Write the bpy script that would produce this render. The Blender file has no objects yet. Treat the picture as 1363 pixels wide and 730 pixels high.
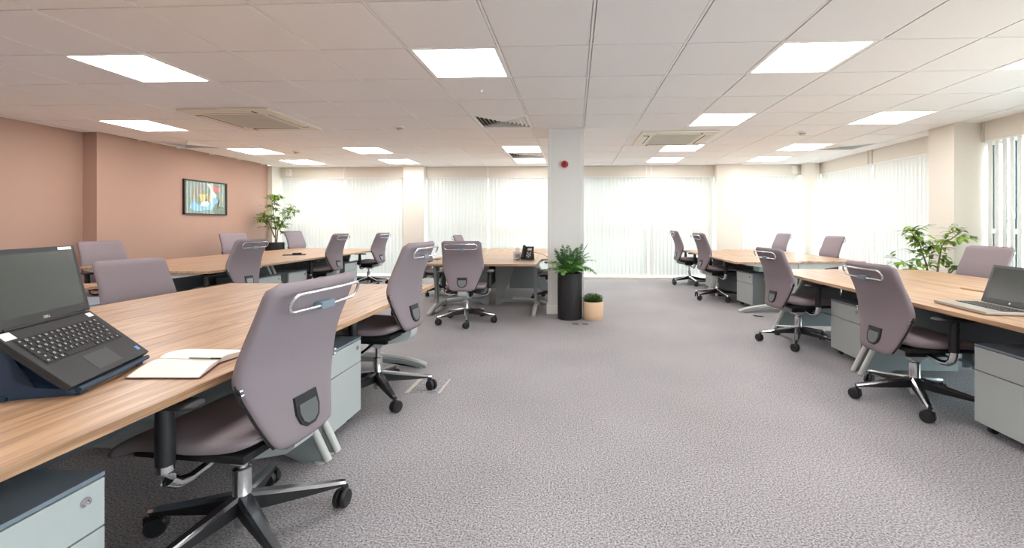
import bpy, bmesh, math, random
from mathutils import Vector, Matrix
PI = math.pi
rnd = random.Random(7)
C = bpy.context.scene.collection
SC = bpy.context.scene

# ------------------------------------------------------------------ camera
cam_d = bpy.data.cameras.new('camera')
cam = bpy.data.objects.new('camera', cam_d)
C.objects.link(cam)
cam_d.sensor_fit = 'HORIZONTAL'
cam_d.sensor_width = 36.0
cam_d.lens = 588.14 / 1363 * 36.0
cam_d.shift_x = -(737.78 - 681.5) / 1363
cam_d.shift_y = -(365.0 - 299.2) / 1363
cam_d.clip_start = 0.02
cam_d.clip_end = 400
cam.location = (0, 0, 1.165)
cam.rotation_euler = (PI / 2, 0, 0.0450466)
SC.camera = cam

# ------------------------------------------------------------------ world, exposure
w = bpy.data.worlds.new('overcast_sky')
SC.world = w
w.use_nodes = True
bg = w.node_tree.nodes['Background']
bg.inputs['Color'].default_value = (0.84, 0.92, 1.0, 1)
bg.inputs['Strength'].default_value = 8.0
PANEL = 13.0                       # ceiling light emission
SC.view_settings.view_transform = 'Standard'
SC.view_settings.look = 'None'
SC.view_settings.exposure = 0.5
SC.view_settings.gamma = 1.0
SC.view_settings.use_curve_mapping = False
SC.cycles.use_denoising = True
SC.cycles.max_bounces = 12
SC.cycles.diffuse_bounces = 7
SC.cycles.transparent_max_bounces = 16
SC.cycles.sample_clamp_indirect = 8.0

# ------------------------------------------------------------------ helpers
def srgb(r, g, b):
    f = lambda c: (c / 255) / 12.92 if c <= 10 else (((c / 255) + 0.055) / 1.055) ** 2.4
    return (f(r), f(g), f(b), 1)

def new_mat(name):
    m = bpy.data.materials.new(name)
    m.use_nodes = True
    return m, m.node_tree.nodes, m.node_tree.links, m.node_tree.nodes['Principled BSDF']

def pmat(name, col, rough=0.5, metal=0.0, noise=0.0, nscale=40.0, bump=0.0, bscale=200.0, spec=0.5, stretch=None):
    m, n, l, b = new_mat(name)
    b.inputs['Roughness'].default_value = rough
    b.inputs['Metallic'].default_value = metal
    b.inputs['Specular IOR Level'].default_value = spec
    tc = n.new('ShaderNodeTexCoord')
    nt = n.new('ShaderNodeTexNoise'); nt.inputs['Scale'].default_value = nscale; nt.inputs['Detail'].default_value = 4
    vec = tc.outputs['Object']
    if stretch:
        mp = n.new('ShaderNodeMapping'); mp.inputs['Scale'].default_value = stretch
        l.new(vec, mp.inputs['Vector']); vec = mp.outputs['Vector']
    l.new(vec, nt.inputs['Vector'])
    mix = n.new('ShaderNodeMix'); mix.data_type = 'RGBA'
    k = noise
    mix.inputs['A'].default_value = (col[0] * (1 - k), col[1] * (1 - k), col[2] * (1 - k), 1)
    mix.inputs['B'].default_value = (min(1, col[0] * (1 + k)), min(1, col[1] * (1 + k)), min(1, col[2] * (1 + k)), 1)
    l.new(nt.outputs['Fac'], mix.inputs['Factor'])
    l.new(mix.outputs['Result'], b.inputs['Base Color'])
    if bump:
        bn = n.new('ShaderNodeTexNoise'); bn.inputs['Scale'].default_value = bscale; bn.inputs['Detail'].default_value = 3
        l.new(vec, bn.inputs['Vector'])
        bp = n.new('ShaderNodeBump'); bp.inputs['Strength'].default_value = bump; bp.inputs['Distance'].default_value = 0.002
        l.new(bn.outputs['Fac'], bp.inputs['Height']); l.new(bp.outputs['Normal'], b.inputs['Normal'])
    return m

def wood_mat(name, dark, light, rough=0.34):
    m, n, l, b = new_mat(name)
    tc = n.new('ShaderNodeTexCoord')
    oi = n.new('ShaderNodeObjectInfo')
    add = n.new('ShaderNodeVectorMath'); add.operation = 'MULTIPLY_ADD'
    l.new(oi.outputs['Location'], add.inputs[0]); add.inputs[1].default_value = (0.37, 1.7, 0.0)
    l.new(tc.outputs['Object'], add.inputs[2])
    mp = n.new('ShaderNodeMapping'); mp.inputs['Scale'].default_value = (0.9, 16, 16)
    l.new(add.outputs[0], mp.inputs['Vector'])
    n1 = n.new('ShaderNodeTexNoise'); n1.inputs['Scale'].default_value = 2.2; n1.inputs['Detail'].default_value = 6
    n1.inputs['Distortion'].default_value = 0.7
    l.new(mp.outputs['Vector'], n1.inputs['Vector'])
    mp2 = n.new('ShaderNodeMapping'); mp2.inputs['Scale'].default_value = (3, 120, 120)
    l.new(add.outputs[0], mp2.inputs['Vector'])
    n2 = n.new('ShaderNodeTexNoise'); n2.inputs['Scale'].default_value = 1.5; n2.inputs['Detail'].default_value = 3
    l.new(mp2.outputs['Vector'], n2.inputs['Vector'])
    ad = n.new('ShaderNodeMath'); ad.operation = 'MULTIPLY_ADD'; ad.inputs[1].default_value = 0.35
    l.new(n2.outputs['Fac'], ad.inputs[0]); l.new(n1.outputs['Fac'], ad.inputs[2])
    cr = n.new('ShaderNodeValToRGB')
    cr.color_ramp.elements[0].position = 0.48; cr.color_ramp.elements[0].color = dark
    cr.color_ramp.elements[1].position = 0.84; cr.color_ramp.elements[1].color = light
    l.new(ad.outputs[0], cr.inputs['Fac'])
    l.new(cr.outputs['Color'], b.inputs['Base Color'])
    b.inputs['Roughness'].default_value = rough
    return m

def emat(name, col, strength):
    m, n, l, b = new_mat(name)
    n.remove(b)
    e = n.new('ShaderNodeEmission'); e.inputs['Color'].default_value = col; e.inputs['Strength'].default_value = strength
    l.new(e.outputs[0], n['Material Output'].inputs['Surface'])
    return m

def slat_mat(name, col, trans):
    m, n, l, b = new_mat(name)
    n.remove(b)
    d = n.new('ShaderNodeBsdfDiffuse'); d.inputs['Color'].default_value = col
    t = n.new('ShaderNodeBsdfTranslucent'); t.inputs['Color'].default_value = col
    tc = n.new('ShaderNodeTexCoord'); nt = n.new('ShaderNodeTexNoise'); nt.inputs['Scale'].default_value = 90
    l.new(tc.outputs['Object'], nt.inputs['Vector'])
    mr = n.new('ShaderNodeMapRange'); mr.inputs['To Min'].default_value = trans - 0.03; mr.inputs['To Max'].default_value = trans + 0.03
    l.new(nt.outputs['Fac'], mr.inputs['Value'])
    mx = n.new('ShaderNodeMixShader'); l.new(mr.outputs[0], mx.inputs['Fac'])
    l.new(d.outputs[0], mx.inputs[1]); l.new(t.outputs[0], mx.inputs[2])
    l.new(mx.outputs[0], n['Material Output'].inputs['Surface'])
    return m

def glass_mat(name):
    m, n, l, b = new_mat(name)
    n.remove(b)
    t = n.new('ShaderNodeBsdfTransparent'); t.inputs['Color'].default_value = (0.93, 0.97, 0.96, 1)
    g = n.new('ShaderNodeBsdfGlossy'); g.inputs['Roughness'].default_value = 0.02
    lw = n.new('ShaderNodeLayerWeight'); lw.inputs['Blend'].default_value = 0.5
    pw = n.new('ShaderNodeMath'); pw.operation = 'POWER'; l.new(lw.outputs['Facing'], pw.inputs[0]); pw.inputs[1].default_value = 4
    ma = n.new('ShaderNodeMath'); ma.operation = 'MULTIPLY_ADD'; l.new(pw.outputs[0], ma.inputs[0]); ma.inputs[1].default_value = 0.5; ma.inputs[2].default_value = 0.03
    mx = n.new('ShaderNodeMixShader'); l.new(ma.outputs[0], mx.inputs['Fac'])
    l.new(t.outputs[0], mx.inputs[1]); l.new(g.outputs[0], mx.inputs[2])
    l.new(mx.outputs[0], n['Material Output'].inputs['Surface'])
    return m

def carpet_mat():
    m, n, l, b = new_mat('grey_loop_carpet')
    tc = n.new('ShaderNodeTexCoord')
    n1 = n.new('ShaderNodeTexNoise'); n1.inputs['Scale'].default_value = 330; n1.inputs['Detail'].default_value = 5; n1.inputs['Roughness'].default_value = 0.7
    n2 = n.new('ShaderNodeTexNoise'); n2.inputs['Scale'].default_value = 130; n2.inputs['Detail'].default_value = 3
    n3 = n.new('ShaderNodeTexNoise'); n3.inputs['Scale'].default_value = 1.1; n3.inputs['Detail'].default_value = 3
    for k in (n1, n2, n3): l.new(tc.outputs['Object'], k.inputs['Vector'])
    a = n.new('ShaderNodeMath'); a.operation = 'MULTIPLY_ADD'; a.inputs[1].default_value = 0.9
    l.new(n2.outputs['Fac'], a.inputs[0]); l.new(n1.outputs['Fac'], a.inputs[2])
    a2 = n.new('ShaderNodeMath'); a2.operation = 'MULTIPLY_ADD'; a2.inputs[1].default_value = 0.12
    l.new(n3.outputs['Fac'], a2.inputs[0]); l.new(a.outputs[0], a2.inputs[2])
    cr = n.new('ShaderNodeValToRGB')
    cr.color_ramp.elements[0].position = 0.72; cr.color_ramp.elements[0].color = srgb(66, 64, 68)
    cr.color_ramp.elements[1].position = 1.28; cr.color_ramp.elements[1].color = srgb(204, 199, 202)
    mr = n.new('ShaderNodeMapRange'); mr.inputs['From Min'].default_value = 0.62; mr.inputs['From Max'].default_value = 1.40
    l.new(a2.outputs[0], mr.inputs['Value'])
    cr.color_ramp.elements[0].position = 0.24; cr.color_ramp.elements[1].position = 0.80
    l.new(mr.outputs[0], cr.inputs['Fac'])
    l.new(cr.outputs['Color'], b.inputs['Base Color'])
    b.inputs['Roughness'].default_value = 0.6
    b.inputs['Specular IOR Level'].default_value = 0.3
    bp = n.new('ShaderNodeBump'); bp.inputs['Strength'].default_value = 0.3; bp.inputs['Distance'].default_value = 0.004
    l.new(n1.outputs['Fac'], bp.inputs['Height']); l.new(bp.outputs['Normal'], b.inputs['Normal'])
    return m

M = {}
M['white_wall'] = pmat('warm_white_paint', srgb(222, 215, 204), 0.7, noise=0.015, nscale=6, bump=0.05)
M['terracotta'] = pmat('terracotta_paint', srgb(174, 139, 123), 0.7, noise=0.015, nscale=5, bump=0.05)
M['tile'] = pmat('ceiling_tile', srgb(240, 237, 236), 0.85, noise=0.02, nscale=60, bump=0.12, bscale=260)
M['grid'] = pmat('ceiling_grid_white', srgb(244, 242, 240), 0.45)
M['carpet'] = carpet_mat()
M['wood'] = wood_mat('oak_desktop', srgb(140, 104, 77), srgb(196, 159, 125))
M['fabric'] = pmat('mauve_grey_fabric', srgb(137, 125, 130), 0.92, noise=0.10, nscale=420, bump=0.35, bscale=900, spec=0.2)
M['black'] = pmat('black_plastic', srgb(30, 30, 33), 0.45, noise=0.05)
M['black_seat'] = pmat('black_underseat', srgb(24, 23, 25), 0.7, noise=0.05)
M['soft_black'] = pmat('soft_black_pad', srgb(42, 40, 43), 0.55, noise=0.06, bump=0.1)
M['chrome'] = pmat('polished_aluminium', srgb(205, 205, 208), 0.18, 1.0)
M['hanger_metal'] = pmat('silver_hanger', srgb(214, 214, 218), 0.25, 0.85)
M['light_grey'] = pmat('light_grey_plastic', srgb(186, 190, 192), 0.42, noise=0.02)
M['clip'] = pmat('blue_grey_plastic', srgb(120, 134, 146), 0.35, noise=0.02)
M['badge'] = pmat('badge_grey', srgb(120, 122, 124), 0.3, 0.5)
M['leg_grey'] = pmat('grey_powder_coat', srgb(140, 146, 147), 0.5, noise=0.02)
M['leg_light'] = pmat('light_grey_powder_coat', srgb(190, 190, 186), 0.45, noise=0.02)
M['panel_dark'] = pmat('dark_grey_panel', srgb(98, 104, 110), 0.55, noise=0.03)
M['ped'] = pmat('pale_grey_steel', srgb(176, 181, 180), 0.45, noise=0.02)
M['ped_top'] = pmat('slate_grey_steel_top', srgb(118, 130, 142), 0.4, noise=0.03)
M['ped_side'] = pmat('grey_steel_side', srgb(120, 124, 124), 0.45, noise=0.02)
M['slat'] = slat_mat('white_blind_fabric', (0.80, 0.80, 0.775, 1), 0.18)
M['frame'] = pmat('white_upvc', srgb(235, 233, 228), 0.4)
M['dark_frame'] = pmat('dark_window_frame', srgb(60, 60, 62), 0.4)
M['glass'] = glass_mat('window_glass')
M['panel_light'] = emat('led_panel_glow', (1.0, 0.985, 0.965, 1), PANEL)
M['ac'] = pmat('cream_plastic', srgb(226, 218, 202), 0.5, noise=0.01)
M['ac_grille'] = pmat('grille_grey', srgb(206, 201, 189), 0.6, noise=0.1, nscale=300)
M['dark'] = pmat('dark_recess', srgb(52, 48, 45), 0.8)
M['red'] = pmat('red_plastic', srgb(170, 22, 30), 0.3)
M['planter'] = pmat('black_planter', srgb(16, 16, 19), 0.6, noise=0.06)
M['peach'] = pmat('peach_pot', srgb(226, 192, 158), 0.55, noise=0.02)
M['soil'] = pmat('soil', srgb(60, 45, 34), 0.95, noise=0.3)
M['fern'] = pmat('fern_green', srgb(92, 140, 62), 0.5, noise=0.35, nscale=14)
M['fern2'] = pmat('fern_dark_green', srgb(58, 98, 50), 0.5, noise=0.35, nscale=14)
M['shrub'] = pmat('shrub_green', srgb(76, 108, 44), 0.5, noise=0.4, nscale=30)
M['ficus'] = pmat('ficus_green', srgb(118, 150, 52), 0.42, noise=0.5, nscale=9)
M['bark'] = pmat('bark', srgb(120, 98, 78), 0.85, noise=0.25, nscale=30, bump=0.4)
M['laptop'] = pmat('matt_black_plastic', srgb(40, 41, 43), 0.48, noise=0.04)
M['key'] = pmat('key_black', srgb(24, 24, 26), 0.5)
M['legend'] = pmat('key_legend_white', srgb(225, 225, 225), 0.6)
M['screen'] = pmat('screen_off_glossy', srgb(54, 58, 54), 0.22)
M['silver'] = pmat('silver_plastic', srgb(168, 160, 150), 0.35, 0.35)
M['screen_bezel'] = pmat('charcoal_bezel', srgb(62, 63, 65), 0.4)
M['label'] = pmat('white_label', srgb(232, 232, 232), 0.6)
M['blue_label'] = pmat('blue_label', srgb(110, 150, 215), 0.5)
M['stand'] = pmat('navy_stand', srgb(34, 52, 74), 0.5, noise=0.05)
M['paper'] = pmat('cream_paper', srgb(240, 237, 226), 0.8, noise=0.015)
M['maroon'] = pmat('maroon_cover', srgb(96, 34, 66), 0.6)
M['tape'] = pmat('steel_strip', srgb(196, 190, 182), 0.5)
M['teal'] = pmat('pale_teal_glass', srgb(150, 176, 170), 0.3)
M['outside_wall'] = pmat('pale_render', srgb(214, 214, 208), 0.8, noise=0.05)
M['outside_glass'] = pmat('blue_grey_pane', srgb(96, 128, 138), 0.2)
M['outside_roof'] = pmat('slate_roof', srgb(120, 122, 126), 0.8, noise=0.1)
M['tarmac'] = pmat('pale_paving', srgb(186, 186, 184), 0.9, noise=0.15)
M['led'] = emat('led_green', (0.3, 1.0, 0.6, 1), 2.0)

def mk(name, bm, mats, parent=None, smooth=False, loc=None, rot=None):
    me = bpy.data.meshes.new(name)
    bmesh.ops.recalc_face_normals(bm, faces=bm.faces)
    bm.to_mesh(me); bm.free()
    if not isinstance(mats, (list, tuple)): mats = [mats]
    for m in mats: me.materials.append(m)
    if smooth:
        for p in me.polygons: p.use_smooth = True
        if smooth != 'all':
            try: me.set_sharp_from_angle(angle=math.radians(smooth if smooth is not True else 40))
            except Exception: pass
    o = bpy.data.objects.new(name, me)
    C.objects.link(o)
    if parent is not None: o.parent = parent
    if loc is not None: o.location = loc
    if rot is not None: o.rotation_euler = rot
    return o

def inst(name, src, parent=None, loc=(0, 0, 0), rot=(0, 0, 0), scale=None):
    o = bpy.data.objects.new(name, src.data); C.objects.link(o)
    o.parent = parent; o.location = loc; o.rotation_euler = rot
    if scale: o.scale = scale
    return o

def tag(o, label, cat, group=None, kind=None):
    if label: o['label'] = label
    if cat: o['category'] = cat
    if group: o['group'] = group
    if kind: o['kind'] = kind
    return o

def thing(name, label, cat, loc=(0, 0, 0), rotz=0, group=None):
    o = bpy.data.objects.new(name, None); C.objects.link(o)
    o.location = loc; o.rotation_euler = (0, 0, rotz)
    o.empty_display_size = 0.1
    return tag(o, label, cat, group)

def struct(o):
    o['kind'] = 'structure'; return o

def children(o): return [c for c in bpy.data.objects if c.parent == o]
KIDS = {}
def dup(root, loc, rotz, label, group=None):
    def rec(o, parent):
        c = o.copy(); C.objects.link(c); c.parent = parent
        for ch in KIDS.setdefault(o.name, children(o)): rec(ch, c)
        return c
    r = rec(root, None)
    r.location = loc; r.rotation_euler = (0, 0, rotz)
    r['label'] = label
    if group: r['group'] = group
    return r

def box(bm, x0, x1, y0, y1, z0, z1, bev=0.0, mi=0, mat=None):
    vs = [bm.verts.new((x, y, z)) for x in (x0, x1) for y in (y0, y1) for z in (z0, z1)]
    idx = [(0, 1, 3, 2), (4, 6, 7, 5), (0, 4, 5, 1), (2, 3, 7, 6), (0, 2, 6, 4), (1, 5, 7, 3)]
    fs = [bm.faces.new([vs[i] for i in f]) for f in idx]
    for f in fs: f.material_index = mi
    if mat is not None: bmesh.ops.transform(bm, matrix=mat, verts=vs)
    if bev > 0:
        es = list({e for f in fs for e in f.edges})
        bmesh.ops.bevel(bm, geom=es, offset=bev, segments=2, affect='EDGES', profile=0.7)
    return vs

def nb(): return bmesh.new()
def bxm(*a, **k):
    bm = nb(); box(bm, *a, **k); return bm

def frame_of(d):
    d = d.normalized()
    up = Vector((0, 0, 1)) if abs(d.z) < 0.95 else Vector((0, 1, 0))
    a = d.cross(up).normalized(); b = a.cross(d).normalized()
    return a, b

def tube(bm, pts, r, n=8, closed=False, mi=0, flat=1.0):
    pts = [Vector(p) for p in pts]
    rs = r if isinstance(r, (list, tuple)) else [r] * len(pts)
    rings = []
    N = len(pts)
    for i, p in enumerate(pts):
        if closed: d = pts[(i + 1) % N] - pts[i - 1]
        else: d = pts[min(i + 1, N - 1)] - pts[max(i - 1, 0)]
        a, b = frame_of(d)
        rings.append([bm.verts.new(p + (a * math.cos(t) + b * math.sin(t) * flat) * rs[i]) for t in [2 * PI * k / n for k in range(n)]])
    for i in range(N if closed else N - 1):
        A, B = rings[i], rings[(i + 1) % N]
        for k in range(n):
            f = bm.faces.new((A[k], A[(k + 1) % n], B[(k + 1) % n], B[k])); f.material_index = mi
    if not closed:
        bm.faces.new(rings[0]).material_index = mi; bm.faces.new(rings[-1]).material_index = mi

def lathe(bm, prof, n=24, mi=0, c=(0, 0, 0)):
    rings = []
    for r, z in prof:
        if r < 1e-5: rings.append([bm.verts.new((c[0], c[1], c[2] + z))])
        else: rings.append([bm.verts.new((c[0] + r * math.cos(2 * PI * k / n), c[1] + r * math.sin(2 * PI * k / n), c[2] + z)) for k in range(n)])
    for A, B in zip(rings, rings[1:]):
        if len(A) == 1 and len(B) == 1: continue
        for k in range(n):
            k2 = (k + 1) % n
            if len(A) == 1: f = bm.faces.new((A[0], B[k], B[k2]))
            elif len(B) == 1: f = bm.faces.new((A[k], A[k2], B[0]))
            else: f = bm.faces.new((A[k], A[k2], B[k2], B[k]))
            f.material_index = mi

def prism(bm, poly, axis, lo, hi, mi=0):
    """poly of (a,b) extruded along axis: 'x' -> (y,z), 'y' -> (x,z), 'z' -> (x,y)"""
    def P(a, b, t):
        return {'x': (t, a, b), 'y': (a, t, b), 'z': (a, b, t)}[axis]
    A = [bm.verts.new(P(a, b, lo)) for a, b in poly]; B = [bm.verts.new(P(a, b, hi)) for a, b in poly]
    n = len(poly)
    fs = [bm.faces.new(A), bm.faces.new(B[::-1])]
    for i in range(n): fs.append(bm.faces.new((A[i], A[(i + 1) % n], B[(i + 1) % n], B[i])))
    for f in fs: f.material_index = mi
    bmesh.ops.triangulate(bm, faces=[f for f in fs[:2]])
    return A + B

def loft(bm, rings, cap=True, mi=0):
    R = [[bm.verts.new(p) for p in r] for r in rings]
    n = len(R[0])
    for A, B in zip(R, R[1:]):
        for k in range(n):
            bm.faces.new((A[k], A[(k + 1) % n], B[(k + 1) % n], B[k])).material_index = mi
    if cap:
        bm.faces.new(R[0]).material_index = mi; bm.faces.new(R[-1][::-1]).material_index = mi
    return R

def smooth_interp(keys, t):
    """Catmull-Rom style interpolation of (t, v) keys"""
    ks = sorted(keys)
    if t <= ks[0][0]: return ks[0][1]
    if t >= ks[-1][0]: return ks[-1][1]
    for i in range(len(ks) - 1):
        if ks[i][0] <= t <= ks[i + 1][0]:
            t0, v0 = ks[i]; t1, v1 = ks[i + 1]
            m0 = (v1 - ks[i - 1][1]) / (t1 - ks[i - 1][0]) if i > 0 else (v1 - v0) / (t1 - t0)
            m1 = (ks[i + 2][1] - v0) / (ks[i + 2][0] - t0) if i + 2 < len(ks) else (v1 - v0) / (t1 - t0)
            h = t1 - t0; s = (t - t0) / h
            return (2*s**3 - 3*s**2 + 1)*v0 + (s**3 - 2*s**2 + s)*h*m0 + (-2*s**3 + 3*s**2)*v1 + (s**3 - s**2)*h*m1

def text_mesh(name, s, size, mat, parent, loc, rot, depth=0.0004):
    cu = bpy.data.curves.new(name, 'FONT'); cu.body = s; cu.size = size; cu.extrude = depth
    cu.align_x = 'CENTER'; cu.align_y = 'CENTER'; cu.resolution_u = 2
    t = bpy.data.objects.new(name + '_tmp', cu)
    C.objects.link(t)
    dg = bpy.context.evaluated_depsgraph_get()
    me = bpy.data.meshes.new_from_object(t.evaluated_get(dg))
    bpy.data.objects.remove(t); bpy.data.curves.remove(cu)
    me.materials.clear(); me.materials.append(mat); me.name = name
    o = bpy.data.objects.new(name, me); C.objects.link(o)
    o.parent = parent; o.location = loc; o.rotation_euler = rot
    return o

# ------------------------------------------------------------------ room shell
HC = 2.418
XL, XR, YB, YN = -6.52, 4.98, 9.40, -4.2
floor = struct(mk('floor', bxm(XL - 0.4, XR + 0.35, YN - 0.2, YB + 0.3, -0.15, 0.0), M['carpet']))

# left wall with its pilaster, and the plain wall behind the camera
bm = nb()
box(bm, XL - 0.35, XL - 0.14, YN, 5.70, 0, HC + 0.1)
box(bm, XL - 0.35, XL + 0.06, 5.70, 6.14, 0, HC + 0.1)
box(bm, XL - 0.35, XL, 6.14, YB - 0.28, 0, HC + 0.1)
wl = struct(mk('wall_left', bm, M['terracotta']))
bm = nb()
box(bm, XL - 0.14, XL - 0.125, YN, 5.70, 0, 0.10)
box(bm, XL + 0.06, XL + 0.075, 5.69, 6.15, 0, 0.10)
box(bm, XL, XL + 0.015, 6.15, YB - 0.28, 0, 0.10)
struct(mk('baseboard_left', bm, M['frame']))
struct(mk('wall_front', bxm(XL - 0.35, XR + 0.35, YN - 0.2, YN, 0, HC + 0.1), M['white_wall']))

# back wall: kick strip, bulkhead above the blinds, piers
bm = nb()
box(bm, XL - 0.35, XR + 0.35, YB, YB + 0.2, 2.19, HC + 0.1)
box(bm, XL - 0.35, XR + 0.35, YB, YB + 0.2, 0.0, 0.055)
wb = struct(mk('wall_back', bm, M['white_wall']))
for x0, x1 in ((-3.63, -3.19), (2.93, 3.42)):
    struct(mk('pier', bxm(x0, x1, YB - 0.16, YB + 0.2, 0, HC), M['white_wall'], wb))
struct(mk('corner_casing', bxm(XL, XL + 0.10, YB - 0.28, YB + 0.2, 0, HC), M['white_wall'], wb))
bm = nb()
lathe(bm, [(0, 0), (0.17, 0), (0.17, HC), (0, HC)], 28, c=(4.84, YB - 0.12, 0))
struct(mk('round_pier', bm, M['white_wall'], wb, smooth=True))
bm = nb()
for x in (-5.0, -1.85, 1.52, 1.62):
    box(bm, x - 0.012, x + 0.012, YB - 0.012, YB, 2.19, HC)
struct(mk('cover_strip', bm, M['frame'], wb))
# right wall
XW = XR
bm = nb()
box(bm, XW, XW + 0.2, YN, YB + 0.2, 2.19, HC + 0.1)
box(bm, XW, XW + 0.2, YN, YB + 0.2, 0.0, 0.055)
wr = struct(mk('wall_right', bm, M['white_wall']))
for y0, y1 in ((5.64, 6.03), (-0.9, -0.5), (-4.2, -3.5)):
    struct(mk('pier', bxm(4.66, XW + 0.2, y0, y1, 0, HC), M['white_wall'], wr))
bm = nb()
for y in (7.62, 7.72): box(bm, XW - 0.012, XW, y - 0.012, y + 0.012, 2.19, HC)
box(bm, XW - 0.02, XW, 5.595, 5.612, 2.17, HC)
struct(mk('cover_strip', bm, M['tape'], wr))
for nm, x, y in (('x', -6.22, YB - 0.05), ('x', 4.55, YB - 0.05)):
    o = mk('junction_box', bxm(x - 0.05, x + 0.05, y - 0.02, y + 0.05, 2.22, 2.38, bev=0.006), M['frame'], wb); struct(o)

# windows behind the blinds
def window(n, horiz, a0, a1, mulls, frame_m, mull_m=None):
    """one glazed bay: a0..a1 along x (back wall) or y (right wall)"""
    root = bpy.data.objects.new('window_%d' % n, None); C.objects.link(root); struct(root)
    root.location = (0.5 * (a0 + a1), YB + 0.15, 0.055) if horiz else (XW + 0.15, 0.5 * (a0 + a1), 0.055)
    L = (a1 - a0) / 2
    def bx(u0, u1, z0, z1, t):
        return bxm(u0, u1, -t, t, z0, z1) if horiz else bxm(-t, t, u0, u1, z0, z1)
    Z1 = 2.135
    for z0, z1 in ((0, 0.05), (1.0, 1.06), (Z1 - 0.05, Z1)):
        mk('frame_rail', bx(-L, L, z0, z1, 0.03), frame_m, root)
    us = [-L] + [m - 0.5 * (a0 + a1) for m in mulls] + [L]
    for u in us:
        hw = 0.011 if mull_m else 0.03
        mk('mullion', bx(max(-L, u - hw), min(L, u + hw), 0, Z1, 0.014 if mull_m else 0.034), mull_m or frame_m, root)
    for u0, u1 in zip(us, us[1:]):
        mk('pane', bx(u0 + 0.02, u1 - 0.02, 0.04, 1.01, 0.004), M['glass'], root)
        mk('pane', bx(u0 + 0.02, u1 - 0.02, 1.05, Z1 - 0.04, 0.004), M['glass'], root)
window(1, True, -6.42, -3.63, [-5.0], M['frame'])
window(2, True, -3.19, 2.93, [-1.85, -0.1, 1.57], M['frame'])
window(3, True, 3.42, 4.72, [], M['frame'])
window(4, False, 6.03, 9.28, [7.66], M['frame'])
window(5, False, -0.5, 5.64, [5.50, 5.36, 3.9, 2.4, 0.9], M['frame'], M['dark_frame'])
window(6, False, -3.5, -0.9, [-2.2], M['frame'])

# vertical blinds
slat0 = {}
def blind(label, horiz, a0, a1, ang, pitch=0.076, group='white vertical blinds', wid=0.089, plane=None):
    mid = 0.5 * (a0 + a1)
    p = plane if plane is not None else (YB + 0.035 if horiz else XW + 0.035)
    root = thing('vertical_blind', label, 'blind', (mid, p, 2.18) if horiz else (p, mid, 2.18), 0 if horiz else PI / 2, group)
    L = (a1 - a0) / 2
    mk('headrail', bxm(-L, L, -0.02, 0.02, -0.015, 0.015, bev=0.003), M['frame'], root)
    if wid not in slat0:
        bm = nb()
        k = 4
        for side in (0, 1): pass
        pts = [(-wid / 2 + wid * i / k, 0.011 * (1 - (2 * i / k - 1) ** 2)) for i in range(k + 1)]
        poly = pts + [(x, y + 0.0012) for x, y in pts[::-1]]
        prism(bm, poly, 'z', -2.085, -0.012)
        me = bpy.data.meshes.new('slat'); bmesh.ops.recalc_face_normals(bm, faces=bm.faces); bm.to_mesh(me); bm.free(); me.materials.append(M['slat'])
        slat0[wid] = me
    n = int((a1 - a0 - 0.02) / pitch)
    st = (a1 - a0 - 0.02) / n
    for i in range(n):
        o = bpy.data.objects.new('slat', slat0[wid]); C.objects.link(o); o.parent = root
        o.location = (-L + 0.01 + st * (i + 0.5), 0, 0)
        o.rotation_euler = (0, 0, ang + rnd.uniform(-0.04, 0.04))
    bm = nb()
    tube(bm, [(-L + 0.03, -0.02, -0.02), (-L + 0.03, -0.025, -1.5)], 0.002, 5)
    mk('pull_cord', bm, M['frame'], root)
    return root
A1 = math.radians(20)
blind('white vertical blind beside the tall ficus in the far left corner', True, -6.42, -4.99, A1)
blind('white vertical blind just left of the first cream pier on the far wall', True, -4.97, -3.64, A1)
blind('white vertical blind just right of the first cream pier, behind the tissue desk chair', True, -3.18, -1.86, A1)
blind('white vertical blind behind the desk phone, left of the central column', True, -1.84, -0.36, A1)
blind('white vertical blind just right of the central column above the fern', True, -0.34, 1.56, A1)
blind('white vertical blind just left of the second pier, behind the farthest right-hand chairs', True, 1.58, 2.92, -A1)
blind('narrow white vertical blind between the second pier and the round corner pier', True, 3.43, 4.66, -A1)
blind('white vertical blind on the right wall next to the round corner pier', False, 7.68, 9.18, A1)
blind('white vertical blind on the right wall next to the square pier, behind the ficus', False, 6.05, 7.64, A1)
blind('half-open white vertical blind at right edge, dark window frame showing through', False, 4.0, 5.62, math.radians(-20), pitch=0.085)

# central column
col = struct(mk('column', bxm(-0.345, 0.125, 5.76, 6.24, 0, HC), pmat('grey_white_paint', srgb(222, 219, 216), 0.7, noise=0.015, nscale=6, bump=0.05)))
bm = nb()
box(bm, -0.360, 0.140, 5.745, 6.255, 0, 0.115, bev=0.006)
struct(mk('trim_1', bm, M['frame']))
bm = nb()
for x in (-0.31, 0.09): box(bm, x - 0.004, x + 0.004, 5.757, 5.761, 0.12, HC - 0.01)
struct(mk('corner_bead', bm, M['frame'], col))
al = thing('alarm_sounder', 'round red alarm sounder high on the white column', 'alarm', (-0.122, 5.757, 1.95))
bm = nb(); lathe(bm, [(0, 0), (0.044, 0), (0.046, 0.012), (0.046, 0.03), (0.04, 0.045), (0.036, 0.05)], 24)
lathe(bm, [(0.036, 0.05), (0.028, 0.062), (0, 0.068)], 24)
mk('body', bm, M['red'], al, True, rot=(PI / 2, 0, 0))
bm = nb(); lathe(bm, [(0, 0.066), (0.012, 0.066), (0.010, 0.072), (0, 0.073)], 12)
mk('lens', bm, M['dark'], al, True, rot=(PI / 2, 0, 0))

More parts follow.
